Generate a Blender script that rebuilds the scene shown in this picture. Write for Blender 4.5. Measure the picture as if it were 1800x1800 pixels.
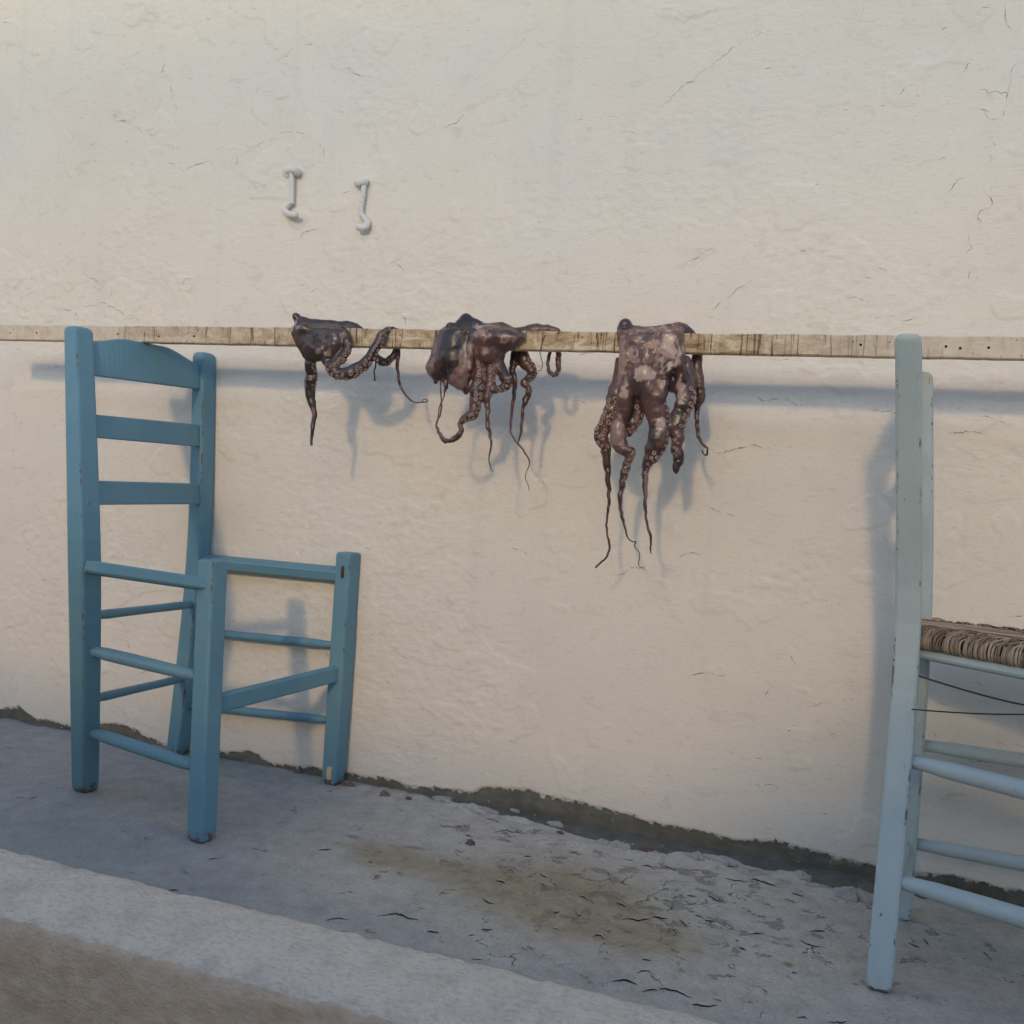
import bpy, math, random
import numpy as np
from math import sin, cos, pi, radians, sqrt, hypot
from mathutils import Matrix, Vector
for o in list(bpy.data.objects): bpy.data.objects.remove(o, do_unlink=True)
sc = bpy.context.scene
COL = sc.collection
rng = random.Random(7)
nrng = np.random.default_rng(11)

# ------------------------------------------------------------------ camera
F = 1631.48                      # focal length in pixels of the 1800 px square photograph
PITCH, YAW, ROLL = radians(2.0158), radians(18.41), radians(3.7753)
CAM = np.array([0.0, -1.72403, 0.66])
_fw = np.array([-sin(YAW)*cos(PITCH), cos(YAW)*cos(PITCH), -sin(PITCH)])
_r0 = np.array([cos(YAW), sin(YAW), 0.0]); _u0 = np.cross(_r0, _fw)
_rt = _r0*cos(ROLL)+_u0*sin(ROLL); _up = -_r0*sin(ROLL)+_u0*cos(ROLL)
cam = bpy.data.cameras.new('camera'); camo = bpy.data.objects.new('camera', cam); COL.objects.link(camo)
camo.matrix_world = Matrix(((_rt[0], _up[0], -_fw[0], CAM[0]), (_rt[1], _up[1], -_fw[1], CAM[1]), (_rt[2], _up[2], -_fw[2], CAM[2]), (0, 0, 0, 1)))
cam.sensor_fit = 'HORIZONTAL'; cam.sensor_width = 36; cam.lens = 36*F/1800; cam.clip_start = 0.02; cam.clip_end = 500
sc.camera = camo
sc.cycles.max_bounces = 6; sc.cycles.diffuse_bounces = 4

# ------------------------------------------------------------------ light
SUN_EL, SUN_AZ = radians(20.0), radians(1.6)       # sun in front of the wall, a little to the right
w = bpy.data.worlds.new('World'); sc.world = w; w.use_nodes = True
nt = w.node_tree; bg = nt.nodes['Background']
sky = nt.nodes.new('ShaderNodeTexSky'); sky.sky_type = 'NISHITA'; sky.sun_disc = False
sky.sun_elevation = SUN_EL
sdir = Vector((sin(SUN_AZ)*cos(SUN_EL), -cos(SUN_AZ)*cos(SUN_EL), sin(SUN_EL)))   # towards the sun
sky.sun_rotation = math.atan2(sdir.x, sdir.y)
sky.air_density = 1.0; sky.dust_density = 0.8; sky.ozone_density = 1.2
nt.links.new(sky.outputs[0], bg.inputs[0]); bg.inputs[1].default_value = 0.15
sl = bpy.data.lights.new('sun', 'SUN'); sl.energy = 0.42; sl.angle = radians(3.3); sl.color = (1.0, 0.66, 0.33)
so = bpy.data.objects.new('sun', sl); COL.objects.link(so); so.rotation_euler = sdir.to_track_quat('Z', 'Y').to_euler()
so.location = (2, -8, 5)
vs = sc.view_settings; vs.view_transform = 'Standard'; vs.look = 'None'; vs.gamma = 1; vs.use_curve_mapping = False
vs.exposure = 0.97

# ------------------------------------------------------------------ helpers
def ray(x, y): return _fw*F+_rt*(x-900)+_up*(900-y)
def at(x, y, Y):                       # point at depth plane Y
    d = ray(x, y); return CAM+d*((Y-CAM[1])/d[1])
def atz(x, y, z=0.0):                  # point at height z
    d = ray(x, y); return CAM+d*((z-CAM[2])/d[2])
def atv(x, y, P, Q):                   # point on the upright plane through P and Q
    n = np.array([-(Q[1]-P[1]), Q[0]-P[0], 0.0]); d = ray(x, y)
    return CAM+d*(((P-CAM)@n)/(d@n))
def v3(*a): return np.array(a, float)
def unit(v): return v/(np.linalg.norm(v)+1e-12)

def hash2(ix, iy, s):
    n = (ix.astype(np.int64)*374761393+iy.astype(np.int64)*668265263+s*974634541) & 0x7fffffff
    n = ((n ^ (n >> 13))*1274126177) & 0x7fffffff
    n = ((n ^ (n >> 15))*2246822519) & 0x7fffffff
    return (n & 0xffffff)/float(0xffffff)
def vnoise(x, y, s=0):
    ix = np.floor(x); iy = np.floor(y); fx = x-ix; fy = y-iy
    fx = fx*fx*fx*(fx*(fx*6-15)+10); fy = fy*fy*fy*(fy*(fy*6-15)+10)
    ix = ix.astype(np.int64); iy = iy.astype(np.int64)
    a = hash2(ix, iy, s); b = hash2(ix+1, iy, s); c = hash2(ix, iy+1, s); d = hash2(ix+1, iy+1, s)
    return (a*(1-fx)+b*fx)*(1-fy)+(c*(1-fx)+d*fx)*fy
def fbm(x, y, oct=4, s=0, g=0.5):
    t = 0; am = 1; tot = 0
    for i in range(oct):
        t = t+am*vnoise(x*2**i+17.3*i, y*2**i-9.1*i, s+i*13); tot += am; am *= g
    return t/tot
def sst(a, b, x):
    t = np.clip((x-a)/(b-a), 0, 1); return t*t*(3-2*t)

class MB:
    def __init__(s): s.v = []; s.f = []
    def add(s, vs_, fs_):
        o = len(s.v); s.v += [tuple(map(float, p)) for p in vs_]; s.f += [tuple(i+o for i in f) for f in fs_]
    def build(s, name, mat, parent=None, smooth=False, cols=None):
        me = bpy.data.meshes.new(name); me.from_pydata(s.v, [], s.f)
        if smooth: me.polygons.foreach_set('use_smooth', [True]*len(me.polygons))
        me.materials.append(mat); o = bpy.data.objects.new(name, me); COL.objects.link(o)
        if parent: o.parent = parent
        return o
def tag(o, label=None, cat=None, group=None, kind=None):
    if label: o['label'] = label
    if cat: o['category'] = cat
    if group: o['group'] = group
    if kind: o['kind'] = kind
    return o
def empty(name, loc=(0, 0, 0)):
    o = bpy.data.objects.new(name, None); COL.objects.link(o); o.empty_display_size = .05
    return o                                     # children keep world coordinates: the Empty stays at the origin
def npmesh(name, V, Q, mat, parent=None, smooth=True, attrs=None):
    me = bpy.data.meshes.new(name)
    me.vertices.add(len(V)); me.vertices.foreach_set('co', np.ascontiguousarray(V, dtype=np.float32).ravel())
    k = Q.shape[1]
    me.loops.add(Q.size); me.loops.foreach_set('vertex_index', np.ascontiguousarray(Q, dtype=np.int32).ravel())
    me.polygons.add(len(Q)); me.polygons.foreach_set('loop_start', np.arange(0, Q.size, k, dtype=np.int32))
    me.polygons.foreach_set('loop_total', np.full(len(Q), k, dtype=np.int32))
    me.polygons.foreach_set('use_smooth', np.full(len(Q), smooth, dtype=bool))
    me.update(calc_edges=True)
    for an, arr in (attrs or {}).items():
        if arr.ndim == 1:
            a = me.attributes.new(an, 'FLOAT', 'POINT'); a.data.foreach_set('value', arr.astype(np.float32))
        else:
            a = me.attributes.new(an, 'FLOAT_COLOR', 'POINT')
            a.data.foreach_set('color', np.concatenate([arr, np.ones((len(arr), 1))], 1).astype(np.float32).ravel())
    me.materials.append(mat); o = bpy.data.objects.new(name, me); COL.objects.link(o)
    if parent: o.parent = parent
    return o
def gridquads(nx, ny):
    i = np.arange(nx-1)[:, None]; j = np.arange(ny-1)[None, :]
    a = i*ny+j
    return np.stack([a, a+ny, a+ny+1, a+1], -1).reshape(-1, 4)

def loft(rings, closed_ends=True):
    n = len(rings[0]); V = [p for r in rings for p in r]; Fc = []
    for a in range(len(rings)-1):
        for i in range(n):
            j = (i+1) % n; Fc.append((a*n+i, a*n+j, (a+1)*n+j, (a+1)*n+i))
    if closed_ends: Fc += [tuple(reversed(range(n))), tuple(range((len(rings)-1)*n, len(rings)*n))]
    return V, Fc
def catmull(P, n):
    P = np.asarray(P, float); Pp = np.vstack([2*P[0]-P[1], P, 2*P[-1]-P[-2]]); out = []
    for i in range(len(P)-1):
        p0, p1, p2, p3 = Pp[i:i+4]
        for t in np.arange(n)/n:
            out.append(.5*((2*p1)+(-p0+p2)*t+(2*p0-5*p1+4*p2-p3)*t*t+(-p0+3*p1-3*p2+p3)*t**3))
    out.append(P[-1]); return np.array(out)
def tube(pts, rad, n=8, flat=1.0, caps=True):
    pts = np.asarray(pts, float); rings = []
    ref = v3(0, 1, 0)
    for i in range(len(pts)):
        t = unit(pts[min(i+1, len(pts)-1)]-pts[max(i-1, 0)])
        s = np.cross(t, ref)
        if np.linalg.norm(s) < 1e-3: s = np.cross(t, v3(1, 0, 0))
        s = unit(s); u = np.cross(s, t)
        r = rad[i] if hasattr(rad, '__len__') else rad
        rings.append([pts[i]+r*(cos(2*pi*k/n)*s+flat*sin(2*pi*k/n)*u) for k in range(n)])
    return loft(rings, caps)

# ------------------------------------------------------------------ material helpers
def newmat(name, rough=.8, spec=.3):
    m = bpy.data.materials.new(name); m.use_nodes = True; N = m.node_tree.nodes; L = m.node_tree.links
    b = N['Principled BSDF']; b.inputs['Roughness'].default_value = rough; b.inputs['Specular IOR Level'].default_value = spec
    return m, N, L, b
def nd(N, t, **k):
    n = N.new(t)
    for a, v in k.items():
        if a in n.inputs: n.inputs[a].default_value = v
        else: setattr(n, a, v)
    return n
def mapping(N, L, scale=(1, 1, 1), rot=(0, 0, 0)):
    tc = N.new('ShaderNodeTexCoord'); mp = N.new('ShaderNodeMapping'); mp.inputs['Scale'].default_value = scale; mp.inputs['Rotation'].default_value = rot
    L.new(tc.outputs['Object'], mp.inputs['Vector']); return mp.outputs[0]
def noise(N, L, vec, scale, detail=4, rough=.55, dist=0):
    n = N.new('ShaderNodeTexNoise'); n.inputs['Scale'].default_value = scale; n.inputs['Detail'].default_value = detail
    n.inputs['Roughness'].default_value = rough; n.inputs['Distortion'].default_value = dist
    if vec is not None: L.new(vec, n.inputs['Vector'])
    return n.outputs['Fac']
def ramp(N, L, fac, stops):
    r = N.new('ShaderNodeValToRGB'); e = r.color_ramp.elements
    while len(e) < len(stops): e.new(.5)
    for el, (p, c) in zip(e, stops):
        el.position = p; el.color = (*c, 1) if hasattr(c, '__len__') else (c, c, c, 1)
    L.new(fac, r.inputs[0]); return r.outputs[0]
def mixc(N, L, fac, a, b, mode='MIX'):
    m = N.new('ShaderNodeMix'); m.data_type = 'RGBA'; m.blend_type = mode
    for s, x in ((0, fac), (6, a), (7, b)):
        if hasattr(x, 'is_linked'): L.new(x, m.inputs[s])
        elif s == 0: m.inputs[0].default_value = x
        else: m.inputs[s].default_value = (*x, 1)
    return m.outputs[2]
def mth(N, L, op, a, b=0.0, clamp=False):
    m = N.new('ShaderNodeMath'); m.operation = op; m.use_clamp = clamp
    for s, x in ((0, a), (1, b)):
        if hasattr(x, 'is_linked'): L.new(x, m.inputs[s])
        else: m.inputs[s].default_value = x
    return m.outputs[0]
def bump(N, L, h, strength, dist, prev=None):
    b = N.new('ShaderNodeBump'); b.inputs['Strength'].default_value = strength; b.inputs['Distance'].default_value = dist
    L.new(h, b.inputs['Height'])
    if prev is not None: L.new(prev, b.inputs['Normal'])
    return b.outputs[0]
def attr(N, name):
    a = N.new('ShaderNodeAttribute'); a.attribute_name = name; return a

# whitewash on plaster, with bare cement where it has come off at the foot
def mat_wall():
    m, N, L, b = newmat('whitewash', .92, .15)
    iso = mapping(N, L); brush = mapping(N, L, (26, 26, 110))
    big = noise(N, L, iso, 2.2, 4, .6); mid = noise(N, L, iso, 9, 5, .6)
    c = ramp(N, L, big, [(.25, (.66, .645, .61)), (.5, (.72, .68, .60)), (.75, (.685, .63, .545))])
    c = mixc(N, L, ramp(N, L, mid, [(.3, 0), (.75, .35)]), c, (.745, .725, .675))
    sc2 = noise(N, L, mapping(N, L, (1, 1, 2.2)), 17, 6, .7, 1.0); c = mixc(N, L, ramp(N, L, sc2, [(.56, 0), (.70, .45)]), c, (.55, .515, .455))
    speck = noise(N, L, iso, 210, 2, .5); hl = noise(N, L, mapping(N, L, (75, 75, 330)), 1.0, 4, .65, .5); c = mixc(N, L, ramp(N, L, hl, [(.58, 0), (.70, .38)]), c, (.42, .395, .35))
    c = mixc(N, L, ramp(N, L, speck, [(.73, 0), (.79, .5)]), c, (.34, .31, .27))
    dn = noise(N, L, mapping(N, L, (14, 14, .9)), 1.0, 3, .6)                     # faint old run marks
    c = mixc(N, L, ramp(N, L, dn, [(.60, 0), (.72, .12)]), c, (.50, .48, .45))
    # bare cement: signed distance to the torn edge, broken up by noise
    e = attr(N, 'edge').outputs['Fac']
    en = noise(N, L, iso, 70, 5, .65); en2 = mth(N, L, 'MULTIPLY', mth(N, L, 'SUBTRACT', en, .5), .03)
    e2 = mth(N, L, 'ADD', e, en2)
    cem = ramp(N, L, mth(N, L, 'MULTIPLY', mth(N, L, 'ADD', e2, .002), 250, True), [(.0, 1), (1, 0)])
    cemcol = ramp(N, L, noise(N, L, iso, 24, 6, .65), [(.25, (.10, .098, .08)), (.55, (.155, .152, .128)), (.8, (.21, .205, .175))])
    fl = noise(N, L, iso, 55, 3, .6); cemcol = mixc(N, L, ramp(N, L, fl, [(.70, 0), (.735, .9)]), cemcol, (.45, .44, .42))
    c = mixc(N, L, cem, c, cemcol)
    L.new(c, b.inputs['Base Color'])
    h1 = noise(N, L, brush, 1.0, 4, .6, .6)
    h2 = noise(N, L, iso, 130, 4, .6); h3 = noise(N, L, iso, 30, 4, .6)
    h4 = noise(N, L, mapping(N, L, (60, 60, 240)), 1.0, 4, .65, .8)
    msk = ramp(N, L, noise(N, L, iso, 3.5, 3, .6), [(.35, .25), (.65, 1)])
    n1 = bump(N, L, h3, .12, .008); n1 = bump(N, L, h1, .11, .0034, n1); n1 = bump(N, L, mth(N, L, 'MULTIPLY', h4, msk), .40, .0024, n1); n1 = bump(N, L, h2, .30, .0018, n1)
    fine = noise(N, L, iso, 420, 3, .6); n1 = bump(N, L, fine, .25, .0010, n1)
    L.new(n1, b.inputs['Normal']); return m
def mat_simple(name, col, rough=.85, var=.25, scale=30, bumps=.3, bd=.002):
    m, N, L, b = newmat(name, rough, .25); iso = mapping(N, L)
    n = noise(N, L, iso, scale, 5, .6)
    c0 = tuple(x*(1-var) for x in col); c1 = tuple(min(1, x*(1+var)) for x in col)
    L.new(ramp(N, L, n, [(.25, c0), (.75, c1)]), b.inputs['Base Color'])
    L.new(bump(N, L, noise(N, L, iso, scale*4, 4, .6), bumps, bd), b.inputs['Normal']); return m
def mat_paint(name, base, dark, light, wood=(.10, .065, .045), chips=.70, grain=0.3, worn_foot=.02, worn_top=0):
    m, N, L, b = newmat(name, .55, .35); iso = mapping(N, L); ver = mapping(N, L, (60, 60, 3.5))
    big = noise(N, L, iso, 6, 4, .6); g = noise(N, L, ver, 1.6, 4, .65)
    c = ramp(N, L, big, [(.3, dark), (.5, base), (.75, light)])
    c = mixc(N, L, ramp(N, L, g, [(.3, .0), (.75, .25)]), c, light)
    sm = noise(N, L, iso, 75, 3, .6); st = noise(N, L, mapping(N, L, (190, 190, 16)), 1.0, 4, .62, .3)
    cf = ramp(N, L, st, [(chips, 0), (chips+.02, 1)])
    # paint rubbed off at the very foot
    tc = N.new('ShaderNodeTexCoord'); sx = N.new('ShaderNodeSeparateXYZ'); L.new(tc.outputs['Object'], sx.inputs[0])
    ft = mth(N, L, 'SUBTRACT', mth(N, L, 'ADD', worn_foot*.3, mth(N, L, 'MULTIPLY', mth(N, L, 'SUBTRACT', sm, .45), worn_foot*5)), sx.outputs[2])
    ff = mth(N, L, 'MULTIPLY', ft, 900, True)
    # and along the sharp edges
    edge = ramp(N, L, attr(N, 'wear').outputs['Fac'], [(.15, 0), (.55, 1)])
    en = ramp(N, L, noise(N, L, mapping(N, L, (1, 1, .45)), 58, 5, .75), [(.56, 0), (.585, 1)])
    wear = mth(N, L, 'MAXIMUM', mth(N, L, 'MAXIMUM', cf, ff), mth(N, L, 'MULTIPLY', edge, en))
    if worn_top:
        tp = mth(N, L, 'SUBTRACT', sx.outputs[2], mth(N, L, 'ADD', worn_top, mth(N, L, 'MULTIPLY', mth(N, L, 'SUBTRACT', noise(N, L, mapping(N, L, (60, 60, 14)), 1.0, 4, .7), .5), .16)))
        wear = mth(N, L, 'MAXIMUM', wear, mth(N, L, 'MULTIPLY', mth(N, L, 'MULTIPLY', tp, 60, True), .7))
    wc = ramp(N, L, noise(N, L, ver, 3, 4, .6), [(.3, wood), (.7, tuple(x*1.9 for x in wood))])
    c = mixc(N, L, wear, c, wc)
    L.new(c, b.inputs['Base Color'])
    h = mth(N, L, 'SUBTRACT', mth(N, L, 'MULTIPLY', g, grain), mth(N, L, 'MULTIPLY', wear, .6))
    n1 = bump(N, L, h, .5, .0022); n1 = bump(N, L, noise(N, L, iso, 90, 3, .5), .18, .002, n1)
    L.new(n1, b.inputs['Normal'])
    L.new(ramp(N, L, sm, [(.3, .42), (.7, .62)]), b.inputs['Roughness']); return m

M_wall = mat_wall()
M_blue = mat_paint('blue_paint', (.115, .25, .325), (.10, .23, .312), (.145, .285, .348), chips=.86)
M_pale = mat_paint('pale_blue_paint', (.375, .465, .480), (.325, .43, .455), (.43, .505, .51), wood=(.10, .10, .092), chips=.69, grain=1.2, worn_foot=.008, worn_top=.895)

# ------------------------------------------------------------------ the wall
WY = 0.014
def axis(lo, a, b, hi, h, g=1.22):
    c = np.arange(a, b+h/2, h).tolist(); s = h
    while c[-1] < hi: s *= g; c.append(c[-1]+s)
    s = h; pre = []; x = a
    while x > lo: s *= g; x -= s; pre.append(x)
    return np.array(pre[::-1]+c)
# torn lower edge of the whitewash, from points along it
edge_px = [(-400, 1180), (0, 1246), (35, 1243), (60, 1262), (115, 1275), (205, 1272), (250, 1290), (300, 1316), (390, 1322), (440, 1322), (470, 1342), (560, 1352), (620, 1361), (700, 1376),
           (722, 1385), (790, 1390), (830, 1398), (846, 1383), (930, 1388), (960, 1402), (1060, 1420), (1160, 1450), (1300, 1476), (1370, 1480), (1430, 1496), (1540, 1526), (1690, 1543), (1800, 1568), (2400, 1660)]
epx = np.array([at(x, y, WY) for x, y in edge_px])
def edge_h(x): return np.interp(x, epx[:, 0], epx[:, 2])
xs = axis(-9, -2.05, .55, 6, .0029); zs = axis(-.45, -.03, 1.78, 5.0, .0029)
X, Z = np.meshgrid(xs, zs, indexing='ij')
hgt = .010*(fbm(X*1.3, Z*1.3, 3, 1)-.5)+.0035*(fbm(X*5, Z*5, 3, 2)-.5)                # uneven plaster
tro = fbm(X*9+2*fbm(X*3, Z*3, 2, 8), Z*22, 4, 3); hgt += .0007*(tro-.5)
pat = sst(.52, .60, fbm(X*4, Z*4, 4, 5)); hgt += .0012*pat*(fbm(X*60, Z*90, 3, 6)-.5)*2
wrk = sst(.60, .70, fbm(X*3.3+7, Z*3.3, 3, 21)); hgt += wrk*.0012*(fbm(X*45, Z*120, 3, 22)-.5)
blister = sst(.665, .70, fbm(X*11, Z*11, 3, 9)); hgt += .0014*blister
E0 = Z-edge_h(X)+.010*(fbm(X*40, Z*40, 3, 31)-.5)
hgt -= .0035*(1-sst(-.002, .003, E0))
hgt += .004*(1-sst(-.002, .003, E0))*(fbm(X*30, Z*60, 3, 33)-.5)
V = np.stack([X, WY-hgt, Z], -1).reshape(-1, 3)
wall = npmesh('plaster_wall', V, gridquads(len(xs), len(zs))[:, ::1], M_wall, attrs={'edge': E0.ravel()})
tag(wall, 'whitewashed plaster wall, cracked, with bare cement showing along its foot', 'wall')
def wall_y(x, z):
    i = np.clip(np.searchsorted(xs, x), 1, len(xs)-1); j = np.clip(np.searchsorted(zs, z), 1, len(zs)-1)
    return WY-hgt[i, j]

# lifted edges of cracked whitewash (real little ledges, one mesh)
def ledge(mb, pts, w_, h_, taper=True):
    n = len(pts); Vv = []; Fc = []
    for i, (x, z) in enumerate(pts):
        a = pts[max(i-1, 0)]; b_ = pts[min(i+1, n-1)]; t = np.array([b_[0]-a[0], b_[1]-a[1]]); t /= (np.linalg.norm(t)+1e-9)
        nn = np.array([-t[1], t[0]])
        if nn[1] < 0: nn = -nn
        k = sin(pi*min(max((i+.35)/(n-.3), 0), 1))**.5 if taper else 1
        k *= .6+.8*vnoise(np.array([x*90.]), np.array([z*90.]), 4)[0]
        y = wall_y(x, z)
        Vv += [(x+nn[0]*w_*3*k, y+.0004, z+nn[1]*w_*3*k), (x+nn[0]*w_*.4*k, y-h_*k, z+nn[1]*w_*.4*k), (x, y-h_*k*.9, z), (x+nn[0]*w_*.5*k, y+.001, z+nn[1]*w_*.5*k)]
        if i:
            o = 4*(i-1)
            for q in range(3): Fc.append((o+q, o+q+1, o+q+5, o+q+4))
    mb.add(Vv, Fc)
def jag(P, step=.006, amp=.0035, s=0):
    out = []
    P = np.array(P)
    for a, b_ in zip(P[:-1], P[1:]):
        n = max(2, int(np.linalg.norm(b_-a)/step))
        for t in np.arange(n)/n: out.append(a+(b_-a)*t)
    out.append(P[-1]); out = np.array(out)
    out += np.stack([nrng.normal(0, amp*.35, len(out)), nrng.normal(0, amp*.35, len(out))], 1)
    out[:, 0] += amp*2*(vnoise(out[:, 0]*60, out[:, 1]*60, 77+s)-.5); out[:, 1] += amp*2*(vnoise(out[:, 0]*60, out[:, 1]*60, 99+s)-.5)
    return out
def wpx(L_): return [(at(x, y, WY)[0], at(x, y, WY)[2]) for x, y in L_]
cr = MB()
known = [[(1762, 10), (1768, 45), (1775, 55)], [(1800, 100), (1780, 118), (1775, 165), (1760, 205), (1748, 212), (1735, 205), (1730, 195)], [(1718, 172), (1750, 166), (1780, 165)], [(1715, 192), (1740, 195)], [(1720, 155), (1745, 168)],
         [(1745, 250), (1750, 255)], [(1745, 275), (1744, 290)], [(1742, 325), (1735, 345), (1745, 355), (1728, 372), (1720, 385), (1730, 388), (1712, 397)], [(1706, 408), (1708, 440), (1690, 448), (1672, 446)], [(1704, 470), (1703, 490)],
         [(1685, 132), (1698, 125), (1700, 112), (1710, 111)], [(1670, 335), (1690, 312), (1708, 308)], [(1646, 66), (1668, 46)],
         [(140, 540), (175, 533), (205, 545), (235, 560), (250, 572)], [(78, 568), (110, 556)], [(90, 541), (125, 546), (140, 560)], [(142, 478), (172, 498)], [(155, 500), (180, 512)], [(198, 213), (230, 214)], [(285, 278), (322, 300), (368, 284), (380, 300)],
         [(318, 500), (328, 492), (336, 488)], [(435, 262), (475, 246), (490, 240)], [(415, 290), (420, 275)], [(478, 242), (500, 232), (525, 231), (555, 245), (570, 262), (568, 280)], [(280, 135), (293, 112)], [(300, 150), (308, 180), (313, 195)], [(285, 168), (278, 190)],
         [(0, 40), (20, 42)], [(8, 95), (20, 68)], [(600, 345), (615, 335)], [(520, 425), (535, 410), (560, 402)], [(1155, 195), (1230, 130), (1300, 80), (1345, 45)], [(1240, 560), (1300, 505), (1320, 495)], [(1190, 470), (1260, 435)], [(1490, 520), (1520, 528)],
         [(1290, 690), (1350, 705), (1380, 698), (1400, 712), (1450, 708)], [(1560, 735), (1600, 725), (1640, 730)], [(1528, 718), (1550, 725), (1570, 722)], [(1680, 715), (1700, 712)], [(1080, 1012), (1115, 998), (1140, 1004)], [(1190, 985), (1215, 970), (1235, 975)],
         [(1180, 890), (1210, 884), (1300, 910)], [(1250, 800), (1320, 780), (1360, 790)], [(890, 960), (940, 975)], [(1300, 1375), (1340, 1385), (1370, 1383)], [(1200, 1190), (1240, 1180), (1280, 1190)], [(690, 460), (712, 480)], [(780, 225), (820, 205)], [(600, 118), (640, 140)], [(440, 320), (480, 335)],
         [(680, 470), (712, 452)], [(855, 270), (870, 265), (880, 290)], [(1710, 740), (1730, 730), (1760, 745)], [(1655, 770), (1700, 755), (1735, 770)], [(1010, 700), (1060, 712)], [(850, 705), (870, 695)]]
for i, K in enumerate(known): ledge(cr, jag(wpx(K), s=i), .0006, .0004+.0006*rng.random())
for i in range(300):                                   # many small trowel marks and flakes, denser in patches
    for _ in range(20):
        x = rng.uniform(-2.0, .45); z = rng.uniform(.05, 1.72)
        if vnoise(np.array([x*3.]), np.array([z*3.]), 55)[0] > rng.uniform(.35, .8): break
    ln = rng.uniform(.006, .035)*(1.5 if rng.random() < .12 else 1); a = rng.gauss(0, .45); cu = rng.gauss(0, .8)
    P = [(x, z)]
    for k in range(5): P.append((P[-1][0]+ln/5*cos(a), P[-1][1]+ln/5*sin(a))); a += cu/5
    ledge(cr, jag(P, .004, .0012, i), .0005, .0002+.0004*rng.random())
tag(cr.build('plaster_crack', M_wall, wall), kind='stuff')

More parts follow.
